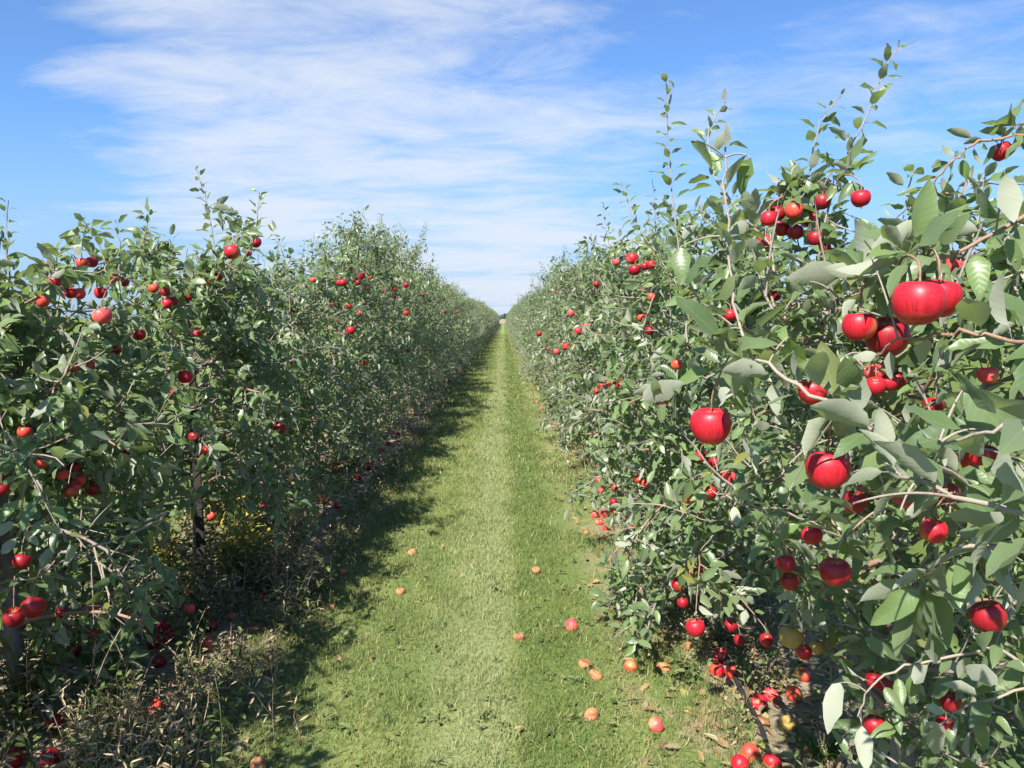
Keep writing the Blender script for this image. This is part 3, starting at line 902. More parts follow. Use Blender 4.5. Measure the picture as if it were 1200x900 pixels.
# leading shoots and branches read off the photograph: (row, tree y, [(px, py, depth)...], leaf size, leaf step, colour slot, radius)
HERO = [
    ('R', 2.15, [(1290, 225, 1.35), (1200, 257, 1.25), (1120, 297, 1.24), (1040, 326, 1.25), (985, 352, 1.3)], 0.095, 0.045, 2, 0.0050),
    ('R', 2.15, [(1130, 560, 1.35), (1052, 522, 1.15), (960, 470, 1.2), (905, 432, 1.27), (866, 398, 1.33), (857, 310, 1.38), (848, 230, 1.42), (850, 172, 1.45)], 0.090, 0.036, 1, 0.0048),
    ('R', 2.15, [(1300, 420, 1.2), (1200, 398, 1.0), (1130, 391, 1.02), (1060, 396, 1.1), (1010, 425, 1.18)], 0.095, 0.050, 2, 0.0042),
    ('R', 0.55, [(1330, 640, 0.85), (1210, 600, 0.80), (1120, 585, 0.84), (1060, 560, 0.92), (1035, 540, 1.0)], 0.100, 0.040, 1, 0.0048),
    ('R', 0.55, [(1330, 520, 0.85), (1230, 505, 0.78), (1160, 500, 0.80), (1100, 520, 0.86)], 0.105, 0.042, 1, 0.0045),
    ('R', 2.15, [(850, 380, 2.5), (800, 330, 2.45), (791, 250, 2.45), (782, 160, 2.45), (779, 88, 2.45)], 0.062, 0.042, 1, 0.0042),
    ('R', 2.15, [(960, 300, 2.3), (975, 225, 2.3), (1000, 165, 2.3), (1030, 105, 2.3), (1054, 47, 2.3)], 0.070, 0.042, 1, 0.0042),
    ('R', 2.15, [(930, 260, 2.4), (952, 185, 2.4), (960, 140, 2.4), (985, 113, 2.4)], 0.062, 0.045, 1, 0.0035),
    ('R', 2.15, [(1300, 150, 1.8), (1200, 157, 1.8), (1140, 164, 1.8), (1110, 195, 1.82), (1082, 228, 1.85), (1045, 262, 1.9)], 0.055, 0.028, 2, 0.0045),
    ('R', 2.15, [(1080, 300, 1.9), (1062, 240, 1.9), (1070, 195, 1.9)], 0.06, 0.03, 1, 0.003),
    ('R', 0.55, [(1230, 640, 1.0), (1130, 640, 1.0), (1088, 660, 1.05), (1078, 700, 1.08), (1082, 735, 1.08)], 0.095, 0.026, 1, 0.0042),
    ('R', 2.15, [(1180, 760, 1.5), (1060, 780, 1.55), (1018, 800, 1.55), (1005, 840, 1.55)], 0.090, 0.034, 1, 0.0040),
    ('R', 2.15, [(1230, 800, 1.4), (1130, 830, 1.4), (1100, 850, 1.4)], 0.090, 0.036, 1, 0.0040),
    ('R', 2.15, [(1000, 330, 2.0), (900, 290, 2.1), (840, 215, 2.2), (828, 150, 2.25), (850, 120, 2.25)], 0.066, 0.036, 1, 0.004),
    ('R', 2.15, [(900, 420, 1.6), (830, 440, 1.5), (792, 452, 1.45), (770, 468, 1.42)], 0.085, 0.034, 1, 0.0036),
    ('R', 2.15, [(1000, 640, 1.7), (930, 600, 1.65), (860, 590, 1.7), (835, 575, 1.75)], 0.085, 0.034, 1, 0.0036),
    ('R', 3.85, [(900, 620, 3.0), (830, 612, 2.9), (780, 592, 2.9), (740, 588, 2.95), (722, 600, 3.0)], 0.080, 0.030, 1, 0.004),
    ('R', 3.85, [(800, 340, 3.2), (745, 265, 3.3), (728, 215, 3.35)], 0.062, 0.030, 1, 0.004),
    ('R', 5.4, [(720, 350, 4.9), (690, 310, 5.0), (676, 285, 5.0)], 0.062, 0.030, 1, 0.004),
    ('R', 8.4, [(660, 360, 8.0), (640, 330, 8.1), (634, 308, 8.1)], 0.062, 0.03, 1, 0.004),
    ('L', 3.0, [(200, 600, 2.85), (160, 625, 2.7), (127, 633, 2.6), (90, 652, 2.55), (52, 670, 2.5)], 0.080, 0.090, 1, 0.0065),
    ('L', 4.62, [(255, 320, 4.4), (248, 262, 4.4), (240, 225, 4.4), (229, 197, 4.4)], 0.066, 0.045, 1, 0.004),
    ('L', 4.62, [(280, 320, 4.3), (300, 275, 4.3), (304, 225, 4.3)], 0.072, 0.042, 1, 0.004),
    ('L', 6.1, [(390, 330, 7.2), (382, 290, 7.3), (381, 263, 7.3)], 0.066, 0.03, 1, 0.004),
    ('L', 1.5, [(15, 350, 2.9), (8, 290, 2.95), (10, 235, 2.95)], 0.062, 0.045, 1, 0.004),
    ('L', 3.0, [(130, 320, 3.1), (112, 280, 3.1), (97, 255, 3.1)], 0.070, 0.034, 1, 0.004),
    ('L', 3.0, [(140, 330, 3.1), (142, 290, 3.1), (135, 258, 3.1)], 0.066, 0.034, 1, 0.004),
    ('L', 3.0, [(150, 330, 3.2), (165, 290, 3.2), (172, 268, 3.2)], 0.066, 0.034, 1, 0.004),
    ('L', 10.6, [(455, 300, 10.8), (447, 270, 10.8), (446, 250, 10.8)], 0.07, 0.03, 1, 0.004),
    ('L', 10.6, [(490, 300, 11.4), (497, 275, 11.4), (499, 260, 11.4)], 0.07, 0.03, 1, 0.004),
]
# single large leaves close to the lens: (tree y, base px, base py, tip px, tip py, depth, face: 1 shows the upper side, -1 the pale underside)
BIG_LEAVES = [
    (2.15, 752, 470, 802, 446, 1.42, -1), (2.15, 905, 450, 908, 488, 1.30, -1), (2.15, 925, 395, 938, 438, 1.28, 1), (2.15, 990, 418, 1000, 468, 1.15, 1),
    (2.15, 1020, 500, 945, 460, 1.15, -1), (0.55, 1155, 505, 1055, 522, 0.88, 1), (0.55, 1130, 455, 1205, 535, 0.90, 1), (0.55, 1055, 598, 1160, 612, 0.88, 1),
    (0.55, 1000, 590, 1110, 640, 0.80, -1), (2.15, 948, 330, 896, 378, 1.30, -1), (2.15, 862, 322, 838, 358, 1.36, 1), (2.15, 835, 300, 800, 330, 1.36, 1),
    (2.15, 842, 395, 800, 345, 1.3, 1), (2.15, 925, 575, 945, 535, 1.30, 1), 
    (2.15, 1020, 300, 1090, 262, 1.15, -1), (2.15, 1080, 262, 1110, 300, 1.2, 1), (2.15, 990, 320, 920, 325, 1.3, -1), (2.15, 1178, 205, 1190, 265, 1.2, -1),
    (0.55, 1080, 690, 1050, 770, 1.05, 1), (0.55, 1085, 695, 1118, 790, 1.05, 1), (0.55, 1078, 690, 1022, 740, 1.05, 1), (2.15, 1010, 850, 1015, 905, 1.5, -1),
    (2.15, 1095, 845, 1098, 890, 1.4, -1), (2.15, 985, 800, 962, 850, 1.55, -1), (2.15, 880, 185, 858, 228, 1.42, 1), (2.15, 810, 165, 835, 195, 1.42, 1),
    (2.15, 797, 290, 800, 330, 1.45, 1), 
]

GREY = "apple trees of the two rows"
MID_LAB = {
    ('L', 1.5): "nearest apple tree at the left edge, with one bare-tipped shoot against the sky",
    ('L', 3.0): "leafy apple tree above the dark pair of low red apples at the left edge",
    ('L', 4.62): "apple tree with a dark stake at its foot and the left row's tallest shoot",
    ('L', 6.1): "apple tree right behind the staked tree in the left row",
    ('L', 7.6): "second apple tree behind the staked one in the left row",
    ('L', 9.1): "apple tree just in front of the tallest crown of the left row",
    ('L', 10.6): "tallest crown of the left row, dotted with many small red apples",
    ('R', 0.55): "closest apple tree, its big leaves filling the right edge",
    ('R', 2.15): "large apple tree at right with a cluster of big red apples and two tall shoots",
    ('R', 3.85): "apple tree with its bare grey trunk and fallen apples showing in the right row",
    ('R', 5.4): "apple tree directly behind the bare-trunked one in the right row",
    ('R', 6.9): "second apple tree behind the bare-trunked one in the right row",
    ('R', 8.4): "third apple tree behind the bare-trunked one in the right row",
    ('R', 9.9): "fourth apple tree behind the bare-trunked one in the right row",
}


def nearest_tree(row, y):
    ys = LEFT_Y if row == 'L' else RIGHT_Y
    return min(ys, key=lambda v: abs(v - y))


for a in hang:
    ys = LEFT_Y if a['row'] == 'L' else RIGHT_Y
    a['tree'] = nearest_tree(a['row'], a['p'][1] + (0.5 if a['row'] == 'R' and (a['p'][1] < 1.45 or a['p'][1] > 2.65) else 0)) if a['p'][1] < max(ys) + 0.8 else None
    a['stem_dir'] = None


def place_near(row, ty):
    sp = dict((SPECS_L if row == 'L' else SPECS_R)[ty])
    tx = (LX if row == 'L' else RX) + np.random.default_rng(sp['seed']).normal(0, 0.03)
    if (row, ty) == ('L', 3.0): tx = -1.97
    base = np.array([tx, ty, 0.0])
    kw = dict(sp)
    seed = kw.pop('seed')
    if row == 'R' and ty < 3: kw['leaf'] = 0.062; kw['twig_step'] = 0.042
    kw.setdefault('reach_x', 0.66 if row == 'L' else 0.64)
    kw.setdefault('n_limb', 52 if ty < 5 else 40)
    if ty < 5: kw.setdefault('low', 0.20)

    def allowed(w):
        """where wood and leaves of this tree may be (world points)"""
        m = w[:, 2] > 0.08
        if row == 'L':
            m &= w[:, 0] < -1.14 + 0.10 * np.sin(w[:, 1] * 3.0 + w[:, 2] * 4)
        else:
            m &= w[:, 0] > (0.46 if ty > 3 else 0.30) + 0.08 * np.sin(w[:, 1] * 3.0 + w[:, 2] * 4)
        xy, dep = project(w)
        if row == 'R' and ty < 3:
            m &= in_poly(xy, KEEP_R) | (dep < 0.1)
            m &= (dep > 0.92) | (dep < 0.1)
        if row == 'R' and ty == 3.85:                 # the open space around the bare trunk
            m &= ~(in_poly(xy, [(790, 690), (800, 900), (1010, 900), (980, 800), (930, 700), (850, 690)]))
        if row == 'L':
            if ty < 2: m &= (w[:, 1] < 1.95) | (w[:, 2] > 1.2)
            m &= ~(in_poly(xy, [(224, 606), (256, 606), (256, 694), (224, 694)]) & (dep > 0.5) & (dep < 5.0))
            m &= ~(in_poly(xy, [(222, 605), (262, 605), (310, 690), (310, 900), (60, 900), (150, 800), (215, 700)]) & (w[:, 2] < 0.42))
        return m

    tb, lb, sk = grow_tree(seed, ok=lambda q: allowed(q + base), **kw)
    rng = np.random.default_rng(seed + 5000)
    pts = np.concatenate(sk)
    for (hr, hy, poly, lsize, lstep, slot, rad) in HERO:
        if hr != row or hy != ty: continue
        P = np.array([at(*q) for q in poly]) - base
        # smooth the polyline and tie its first end to the skeleton
        j = np.argmin(((pts - P[0]) ** 2).sum(1))
        P = np.vstack([pts[j], P])
        tt = np.linspace(0, len(P) - 1, len(P) * 4)
        Q = np.stack([np.interp(tt, np.arange(len(P)), P[:, k]) for k in range(3)], 1)
        for _ in range(3):
            Q[1:-1] = 0.25 * Q[:-2] + 0.5 * Q[1:-1] + 0.25 * Q[2:]
        Q[1:-1] += rng.normal(0, 0.003, Q[1:-1].shape)
        tb.add(Q, np.linspace(rad, 0.0016, len(Q)), 6, slot)
        lb.along(Q[3:], lstep * 0.42, lsize * (0.80 if lsize > 0.08 else 0.95), 0.0, keep=1, droop=0.02)
        pts = np.vstack([pts, Q])
    for (ly, bx, by, ex, ey, dep, face) in BIG_LEAVES:
        if row != 'R' or ly != ty: continue
        A = at(bx, by, dep) - base
        B = at(ex, ey, dep + rng.normal(0, 0.03)) - base
        view = unit(np.array([0, 0, CAM_H]) - base - A)
        nn = view * face * 0.75 + np.array([0, 0, 0.55]) + rng.normal(0, 0.15, 3)
        if face < 0: nn = -view * 0.9 + np.array([0, 0, 0.35])
        lb.one(A, B - A, nn, np.linalg.norm(B - A), rng.uniform(0.20, 0.25))
        j = np.argmin(((pts - A) ** 2).sum(1))
        if np.linalg.norm(pts[j] - A) > 0.02:
            mid = (pts[j] + A) / 2 + np.array([0, 0, 0.015])
            w = np.linspace(0, 1, 9)[:, None]
            tb.add((1 - w) ** 2 * pts[j] + 2 * w * (1 - w) * mid + w ** 2 * A, np.linspace(0.0020, 0.0012, 9), 4, 1)
    mine = [a for a in hang if a['row'] == row and a['tree'] == ty]
    for a in mine:                                    # spur that carries each apple
        top = a['p'] - base + np.array([0, 0, a['r'] * 1.15])
        dd = ((pts - top - np.array([0, 0, 0.05])) ** 2).sum(1) + np.where(pts[:, 2] < top[2], 0.4, 0)
        j = np.argmin(dd)
        q = pts[j]
        mid = top * 0.55 + q * 0.45 + np.array([0, 0, 0.03])
        K = np.array([q, (q + mid) / 2 + np.array([0, 0, 0.012]), mid, top + np.array([0, 0, 0.014]), top - np.array([0, 0, a['r'] * 0.35])])
        tt = np.linspace(0, 4, 17)
        K = np.stack([np.interp(tt, np.arange(5), K[:, k]) for k in range(3)], 1)
        for _ in range(4): K[1:-1] = 0.25 * K[:-2] + 0.5 * K[1:-1] + 0.25 * K[2:]
        tb.add(K, np.linspace(0.0030, 0.0015, 17), 4, 2)
        lb.along(K[:13], 0.024, 0.078, 0.0, keep=2)
        lb.rosette(mid, np.array([0, 0, 1.0]), 6, 0.078, keep=2)
    L = lb.get()
    wp = L['p'] + base + unit(L['d']) * (L['len'] * 0.5)[:, None]
    m = np.ones(len(wp), bool)
    hard = L['keep'] == 0
    if row == 'L': hard |= L['keep'] == 2
    m &= allowed(wp) | ~hard
    m &= wp[:, 2] > 0.06
    xy, dep = project(wp)
    if row == 'L' and ty < 5:                         # thinner low foliage where the sun reaches the weeds
        sv = np.array(sun_v)
        for c0, rad in (((-1.58, 4.6, 0.42), 0.17), ((-1.58, 5.25, 0.55), 0.13), ((-1.36, 5.3, 0.3), 0.18), ((-1.42, 2.85, 0.15), 0.2), ((-1.28, 3.4, 0.15), 0.2)):
            v = wp - np.array(c0)
            al = v @ sv
            m &= ~((al > 0.05) & (al < 1.9) & (((v - al[:, None] * sv) ** 2).sum(1) < rad ** 2))
    m &= ~((dep < 0.55) & (dep > -0.6))
    for a in hang:                                    # leaves do not cover the apples that show
        if a['row'] != row: continue
        axy, ad = project(a['p'][None])
        rr = a['r'] * F_PX / ad[0]
        near = ((xy - axy[0]) ** 2).sum(1) < (rr * (0.95 if a['p'][1] < 1.6 else 0.45 if a['r'] * F_PX / a['p'][1] > 7 else 0.35) + (0.22 if a['r'] * F_PX / a['p'][1] > 5 else 0.18) * L['len'] / np.maximum(dep, 0.3) * F_PX) ** 2
        m &= ~(near & (dep < ad[0] + 0.02) & (L['keep'] != 3))
        ins = ((wp - a['p']) ** 2).sum(1) < (a['r'] * 1.05) ** 2
        m &= ~ins
    L = subset(L, m)
    root = obj("apple_tree", None, None, tuple(base))
    tag(root, MID_LAB[(row, ty)], "tree", GREY)
    lod = 'hi' if ty < 5 else 'mid'
    trunk = obj("trunk", tb.build("trunk", [M_BARK, M_TWIG, M_RED_TWIG]), root)
    crown = obj("crown", leaves_mesh("crown", L, lod, [M_LEAF if lod == 'hi' else M_LEAF_FAR], rng), root)
    return root


for y in LEFT_Y: place_near('L', y)
for y in RIGHT_Y: place_near('R', y)

# the rest of both rows: copies of eight grown trees
protos = []
for k in range(8):
    tb, lb, sk = grow_tree(400 + k, height=2.05 + 0.12 * (k % 4), reach_x=0.66, n_limb=28, shoots=9 + k % 3, leaf=0.082)
    L = lb.get()
    L = subset(L, (np.abs(L['p'][:, 0]) < 0.72) & (L['p'][:, 2] > 0.12))
    protos.append((tb.build("trunk", [M_BARK, M_TWIG, M_RED_TWIG]), leaves_mesh("crown", L, 'lo', [M_LEAF_FAR], np.random.default_rng(k))))
rt = random.Random(9)
first = {}
for row, y0 in (('L', 12.15), ('R', 11.45)):
    y, k = y0, 0
    while y < 198:
        idx = rt.randrange(8)
        s = rt.uniform(0.97, 1.12) * (1.10 if row == 'L' and y < 20 else 1.04)
        x = (LX if row == 'L' else RX + 0.06) + rt.gauss(0, 0.03)
        rz = rt.choice((0, math.pi)) + rt.gauss(0, 0.12)
        zone = 'mid' if y < 30 else 'far'
        lab = {('L', 'mid'): "grey-green apple tree in the left row between the tallest crown and the far stretch",
               ('R', 'mid'): "grey-green apple tree in the right row a little short of its far stretch",
               ('L', 'far'): "tiny apple tree in the far stretch of the left row near the vanishing point",
               ('R', 'far'): "tiny apple tree in the far stretch of the right row near the vanishing point"}[(row, zone)]
        if idx not in first:
            root = obj("apple_tree", None)
            first[idx] = root
            obj("trunk", protos[idx][0], root)
            obj("crown", protos[idx][1], root)
        else:
            root = first[idx].copy()
            COL.objects.link(root)
            for ch in first[idx].children:
                c = ch.copy()
                COL.objects.link(c)
                c.parent = root
        root.location = (x, y, 0)
        root.rotation_euler = (0, 0, rz)
        if row == 'R': s *= 0.94
        root.scale = (s if row == 'L' else s * 0.95, s, s)
        tag(root, lab, "tree", {'mid': "apple trees of the middle stretch, ", 'far': "apple trees of the far stretch, "}[zone] + ("left row" if row == 'L' else "right row"))
        y += 1.5 + rt.gauss(0, 0.06)
        k += 1

# ------------------------------------------------------------------ apples
def apple_mesh(name, seed, m, hi):
    rng = np.random.default_rng(seed)
    seg, rings = (40, 26) if hi else (16, 11)
    V = []
    ph = rng.uniform(0, 6.28)
    prof = []
    for i in range(rings + 1):
        t = math.pi * i / rings
        r = math.sin(t) ** 0.86
        z = math.cos(t) * 0.93
        r *= 1.02 - 0.10 * (1 - math.cos(t)) / 2 * 1.2           # narrower below
        cav = math.exp(-(t / 0.42) ** 2) * 0.40                   # stalk cavity
        cal = math.exp(-((math.pi - t) / 0.34) ** 2) * 0.12       # calyx basin
        prof.append((r, z - cav + cal))
    for r, z in prof:
        for j in range(seg):
            a = 2 * math.pi * j / seg
            lob = 1 + 0.022 * math.cos(5 * a + ph) * (0.4 - 0.6 * z) + 0.025 * math.cos(a + ph * 2) + 0.015 * math.cos(2 * a)
            V.append((r * lob * math.cos(a), r * lob * math.sin(a), z * (1 + 0.04 * math.cos(a + ph))))
    L = []
    for i in range(rings):
        for j in range(seg):
            L += [i * seg + j, (i + 1) * seg + j, (i + 1) * seg + (j + 1) % seg, i * seg + (j + 1) % seg]
    V = np.array(V) * 0.037
    return mesh_np(name, V, np.array(L), np.full(len(L) // 4, 4), [m], None, True)


AMESH = {(c, k, hi): apple_mesh("apple", 30 + k * 7 + ord(c), AM[c], hi) for c in AM for k in range(3) for hi in (True, False)}
tb_ = Tubes()
tb_.add([(0, 0, 0.016), (0.001, 0, 0.028), (0.004, 0.001, 0.040)], [0.0018, 0.0014, 0.0022], 6)
STALK = tb_.build("stem", [M_STALK])

NAMED_HANG = {
    (1077, 354): "largest glossy red apple of the big cluster at right",
    (1100, 348): "red apple pressed behind the largest one of the big cluster",
    (1040, 394): "shaded dark red apple under the largest one of the big cluster",
    (1007, 382): "smaller red apple beside a leaf at the lower side of the big cluster",
    (833, 498): "single red apple hanging alone under a dry twig, nearest to the grass",
    (970, 549): "round red apple lit from above below the pale slanting twig",
    (953, 458): "red apple mostly covered by leaves just above the pale slanting twig",
    (1009, 232): "round red apple hanging alone against the sky beside the orange apple's group",
    (1173, 177): "red apple hanging from the top right branch against the sky",
    (930, 247): "orange apple at the top of the high group on the large right tree",
    (964, 236): "dark red apple at the upper end of the high group beside the orange one",
    (979, 670): "large dark red apple in shade deep inside the right tree",
    (927, 746): "yellow-green apple hanging low in the shade of the right tree",
    (958, 758): "small yellow-green apple low beside the larger yellow one",
    (815, 735): "bright red apple hanging low beside the bare grey trunk",
    (1158, 722): "dark apple in deep shade near the lower right edge",
    (1116, 312): "pink apple peeping out above the big cluster",
    (1094, 475): "dark red apple in a leaf gap below the big cluster",
    (1094, 622): "red apple behind the broad green leaf at right",
    (120, 370): "plump pinkish red apple, largest on the upper left trees",
    (163, 392): "bright red apple beside two pale hanging leaves",
    (217, 441): "red apple with a sunlit spot in the middle of the left trees",
    (40, 711): "large dark red apple of the low pair at the left edge",
    (17, 723): "dark red apple leaning on the larger one of the low left pair",
    (26, 658): "brownish red apple above the low pair at the left edge",
    (272, 295): "red apple high under the tallest left shoot, left of its neighbour",
    (300, 284): "red apple at the top of the left trees against the sky",
    (363, 417): "red apple beside a pale yellow leaf in the left row",
    (328, 501): "dark red apple with a shadow stripe in the left row",
    (239, 529): "orange-red apple low in the left row under a dark red one",
    (228, 512): "dark red apple just above the orange-red one low in the left row",
    (247, 605): "orange-red apple beside the top of the dark stake",
    (106, 712): "yellow and red apple hanging low right of the low left pair",
    (110, 740): "orange apple hanging below the yellow and red one at lower left",
    (145, 722): "bruised brown-orange apple low above the dry weeds at left",
    (108, 572): "dark red apple under a group of pink ones in the left row",
    (147, 530): "dark red apple half covered by leaves above the lower left group",
    (49, 541): "orange-red apple in the dark leaves near the left edge",
    (133, 327): "pinkish apple at the end of a pale bare twig on the left trees",
    (411, 387): "deep red apple, largest low on the tallest left crown",
    (741, 303): "bright red apple on top of the dark group beside the right trees' sky gap",
    (536, 365): "lone red apple far along the left row",
    (678, 388): "red apple with dark underside midway along the right row",
    (663, 406): "red apple above its pink neighbour midway along the right row",
    (652, 412): "pink apple just below its red neighbour midway along the right row",
    (669, 367): "small pink apple high midway along the right row",
}


def shared_label(a):
    px, py = a['px'], a['py']
    cw = COLOUR_WORD[a['c']]
    if a['row'] == 'L':
        if px > 376 and py < 400: return f"{cw} apple among the many on the tallest left crown", "apples on the tallest left crown"
        if px > 376: return f"{cw} apple low on the tallest left crown", "apples low on the tallest left crown"
        if px > 225 and py < 400: return f"{cw} apple high on the trees around the staked left tree", "apples high around the staked tree"
        if px > 225: return f"{cw} apple low on the trees around the staked left tree", "apples low around the staked tree"
        if py < 400: return f"{cw} apple near the top of the trees at the left edge", "apples at the top of the leftmost trees"
        if py < 620: return f"{cw} apple halfway up the trees at the left edge", "apples halfway up the leftmost trees"
        return f"{cw} apple hanging just above the dry weeds at left", "apples hanging low over the left weeds"
    if px < 690: return f"{cw} apple far along the right row", "apples far along the right row"
    if px < 800 and py < 440: return f"{cw} apple high on the trees behind the bare-trunked right tree", "apples high behind the bare-trunked tree"
    if px < 800 and py < 520: return f"{cw} apple of the group midway up behind the bare-trunked tree", "apples midway up behind the bare-trunked tree"
    if px < 870 and py > 520: return f"{cw} apple hanging low around the bare grey trunk", "apples around the bare grey trunk"
    if py < 300: return f"{cw} apple in the high group around the orange one", "apples of the high group at right"
    if py < 400: return f"{cw} apple in the leaves below the high group at right", "apples below the high group at right"
    if py < 500: return f"{cw} apple in the small clump under the big cluster", "apples of the clump under the big cluster"
    if py < 640: return f"{cw} apple between the broad leaves at the right edge", "apples between the broad leaves"
    return f"{cw} apple in the shaded lower part of the large right tree", "apples low in the large right tree"


ra = random.Random(4)
used_labels = {}


def add_apple(p, r, c, hi, lab, grp, rot, stem):
    me = AMESH[(c, ra.randrange(3), hi)]
    o = obj("apple", me, None, tuple(p))
    s = r / 0.037
    o.scale = (s, s, s)
    o.rotation_euler = rot
    tag(o, lab, "apple", grp)
    if stem:
        obj("stem", STALK, o)
    return o


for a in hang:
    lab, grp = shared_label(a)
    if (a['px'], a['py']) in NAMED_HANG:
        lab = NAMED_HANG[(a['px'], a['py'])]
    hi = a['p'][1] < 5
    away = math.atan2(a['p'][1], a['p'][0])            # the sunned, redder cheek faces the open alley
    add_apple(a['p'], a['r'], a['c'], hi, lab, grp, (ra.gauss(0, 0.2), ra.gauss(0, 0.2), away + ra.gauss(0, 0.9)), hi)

NAMED_GROUND = {
    (307, 700): "round red apple lying on the grass at the edge of the left weeds",
    (670, 733): "lone pinkish red apple lying on the right side of the grass alley",
    (608, 745): "small rotting apple in the middle of the alley",
    (769, 850): "pinkish red apple on the bare soil patch at lower right",
    (728, 693): "red apple at the grass edge beside the dark green tuft",
    (693, 836): "largest crushed orange-brown apple on the right side of the alley",
    (303, 894): "rotting orange-brown apple at the bottom edge of the photo",
    (739, 781): "orange apple lying in the grass left of the bare trunk",
    (388, 709): "rotting apple among brown leaves in the shadow at left",
    (298, 736): "rotting orange apple at the left shadow's edge beside the dry weeds",
    (890, 823): "deep red apple beside the black hose in the lower right pile",
    (904, 814): "pink apple leaning beside the deep red one in the lower right pile",
    (931, 814): "orange apple at the right side of the lower right pile",
    (894, 844): "browned apple at the bottom of the lower right pile",
    (923, 849): "yellow-green fallen apple right of the browned one in the pile",
    (942, 791): "orange-red fallen apple at the top of the lower right pile",
    (362, 622): "red apple lying nearest the grass below the left fallen group",
    (64, 848): "dark apple in deep shade near the bottom left corner",
    (59, 887): "dark red fallen apple at the bottom left edge, below another dark one",
    (14, 890): "dark apple beside the trunk in the bottom left corner",
}


def ground_label(px, py, c):
    cw = COLOUR_WORD[c]
    if px < 330: return f"{cw} apple lying in the dry weeds at lower left", "fallen apples in the lower left weeds"
    if px < 415 and py < 640: return f"{cw} apple of the fallen group beside the pinkish dry weeds", "fallen apples beside the dry weeds"
    if px < 540 and c in 'rd': return f"{cw} fallen apple along the far foot of the left row", "fallen apples far along the left row"
    if px < 540: return f"{cw} rotting apple on the shaded left half of the alley", "rotting apples on the left half of the alley"
    if py < 560: return f"{cw} fallen apple along the far foot of the right row", "fallen apples far along the right row"
    if py < 630: return f"{cw} apple of the fallen group behind the dark green tuft", "fallen apples behind the green tuft"
    if px < 715: return f"{cw} rotting apple on the right half of the alley", "rotting apples on the right half of the alley"
    return f"{cw} fallen apple around the foot of the bare grey trunk", "fallen apples around the bare trunk"


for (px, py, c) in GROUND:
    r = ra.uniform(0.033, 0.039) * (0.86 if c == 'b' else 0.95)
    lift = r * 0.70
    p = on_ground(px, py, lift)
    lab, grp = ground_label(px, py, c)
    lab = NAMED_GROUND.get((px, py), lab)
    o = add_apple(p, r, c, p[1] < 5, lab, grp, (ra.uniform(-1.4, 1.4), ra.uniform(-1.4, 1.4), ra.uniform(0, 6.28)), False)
    if c == 'b':                                      # rotten ones have slumped into the turf
        o.rotation_euler = (ra.uniform(-0.3, 0.3), ra.uniform(-0.3, 0.3), ra.uniform(0, 6.28))
        o.scale = (o.scale.x * 1.12, o.scale.y * 0.92, o.scale.z * 0.8)
        o.location.z = 0.013

# ------------------------------------------------------------------ stake, hose, single weeds
sk = on_ground(238, 692)
root = obj("stake", None, None, (sk[0], sk[1], 0))
tag(root, "dark square wooden stake standing in the left row among yellow weeds", "stake")
me = bpy.data.meshes.new("post")
import bmesh
bm = bmesh.new()
g = bmesh.ops.create_cube(bm, size=1.0)
bmesh.ops.scale(bm, vec=(0.048, 0.048, 1.62), verts=bm.verts)
bmesh.ops.translate(bm, vec=(0, 0, 0.73), verts=bm.verts)
top = [v for v in bm.verts if v.co.z > 1]
for v in top: v.co.x *= 0.86; v.co.y *= 0.86
bmesh.ops.bevel(bm, geom=list(bm.edges), offset=0.004, segments=2, affect='EDGES')
bm.to_mesh(me); bm.free()
me.materials.append(M_STAKE)
p = obj("post", me, root)
p.rotation_euler = (R(1.0), R(-0.8), R(20))
tb = Tubes()
an = np.linspace(0, 2 * math.pi, 17)
tb.add(np.stack([0.033 * np.cos(an), 0.033 * np.sin(an), 0.50 + 0.004 * np.sin(an * 2)], 1), 0.004, 5)
obj("tie_wire", tb.build("tie_wire", [M_HOSE]), root)

h0 = [on_ground(905, 905), on_ground(893, 860), on_ground(872, 822), on_ground(852, 780), on_ground(842, 757), np.array([1.08, 4.6, 0]), np.array([1.02, 6.5, 0]), np.array([1.06, 9.0, 0])]
P = np.array(h0); P[:, 2] = 0.022
tt = np.linspace(0, len(P) - 1, 60)
Q = np.stack([np.interp(tt, np.arange(len(P)), P[:, k]) for k in range(3)], 1)
for _ in range(4): Q[1:-1] = 0.25 * Q[:-2] + 0.5 * Q[1:-1] + 0.25 * Q[2:]
tb = Tubes(); tb.add(Q, 0.011, 8)
tag(obj("irrigation_hose", tb.build("irrigation_hose", [M_HOSE])), "thin black irrigation hose lying along the foot of the right row", "hose")


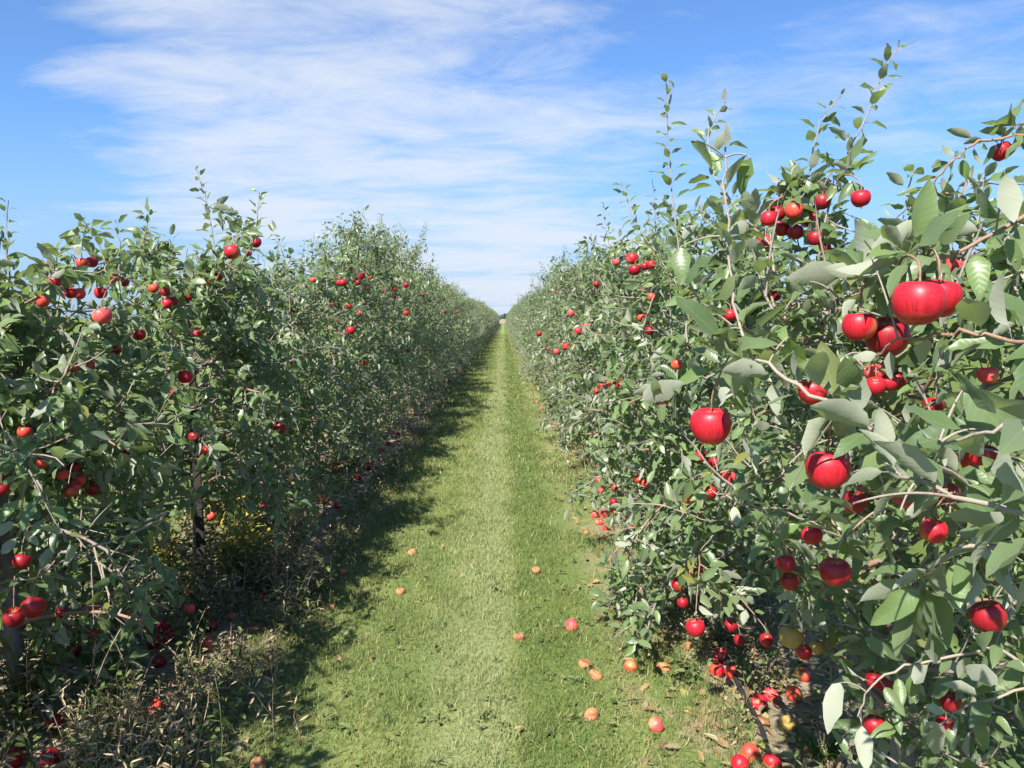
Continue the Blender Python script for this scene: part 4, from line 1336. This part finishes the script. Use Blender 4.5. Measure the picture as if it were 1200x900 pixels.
def weed(name, loc, h, n, spread, m, label, leaf, cat, group=None, wid=0.27, step=0.02, seed=0, droop=0.1):
    rng = np.random.default_rng(seed)
    tb, lb = Tubes(), LeafBag(rng)
    for k in range(n):
        a = rng.uniform(0, 6.28)
        c = curve((0, 0, 0), (math.cos(a) * spread, math.sin(a) * spread, 1), h * rng.uniform(0.55, 1.05), 5, rng, up=-0.05, wob=0.1)
        tb.add(c, np.linspace(0.0030, 0.0014, 6), 4)
        lb.along(c, step, leaf, 0.12, droop=droop)
    L = lb.get()
    L['wid'] = L['len'] * wid
    L = subset(L, L['p'][:, 2] > 0.01)
    root = obj(name, None, None, tuple(loc))
    tag(root, label, cat, group)
    obj("stems", tb.build("stems", [m]), root)
    obj("leaves", leaves_mesh("leaves", L, 'mid', [m], rng), root)


def gpos(px, py):
    q = on_ground(px, py)
    return (q[0], q[1], 0)


weed("goldenrod", gpos(288, 688), 0.56, 20, 0.26, M_GOLD, "yellow goldenrod clump right beside the dark stake", 0.07, "weed", seed=1, wid=0.2)
weed("goldenrod", gpos(200, 672), 0.58, 12, 0.25, M_GOLD, "yellow-green goldenrod clump at the stake's left side", 0.055, "weed", seed=2, wid=0.2)
weed("goldenrod", (-1.58, 5.25, 0), 0.74, 12, 0.18, M_GOLD, "tall yellow goldenrod standing behind the staked clump", 0.06, "weed", seed=3, wid=0.2)
weed("goldenrod", gpos(25, 850), 0.42, 14, 0.4, M_OLIVE, "olive brown weed clump below the low pair of apples at the left edge", 0.05, "weed", seed=4, wid=0.2)
weed("dry_weed", gpos(330, 655), 0.36, 16, 0.35, M_DRY, "pinkish brown dry weed right of the goldenrod", 0.04, "weed", seed=5, wid=0.18)
weed("dry_weed", gpos(365, 630), 0.34, 12, 0.35, M_DRY, "pinkish brown dry weed beside the left group of fallen apples", 0.04, "weed", seed=6, wid=0.18)
weed("leafy_weed", gpos(737, 700), 0.26, 22, 0.6, M_TUFT, "dark green leafy tuft at the edge of the grass beside the right row", 0.06, "weed", seed=7, wid=0.2)
weed("leafy_weed", gpos(965, 890), 0.14, 26, 0.7, M_TUFT, "fine green tuft on the soil at the bottom right", 0.035, "weed", seed=8, wid=0.08)
weed("leafy_weed", gpos(800, 800), 0.15, 18, 0.7, M_WEED, "low grey-green weed at the foot of the bare trunk", 0.045, "weed", seed=9, wid=0.25)
weed("leafy_weed", gpos(112, 815), 0.24, 1, 0.1, M_TUFT, "young weed with broad pale leaves at lower left", 0.085, "weed", seed=10, wid=0.27, step=0.025)
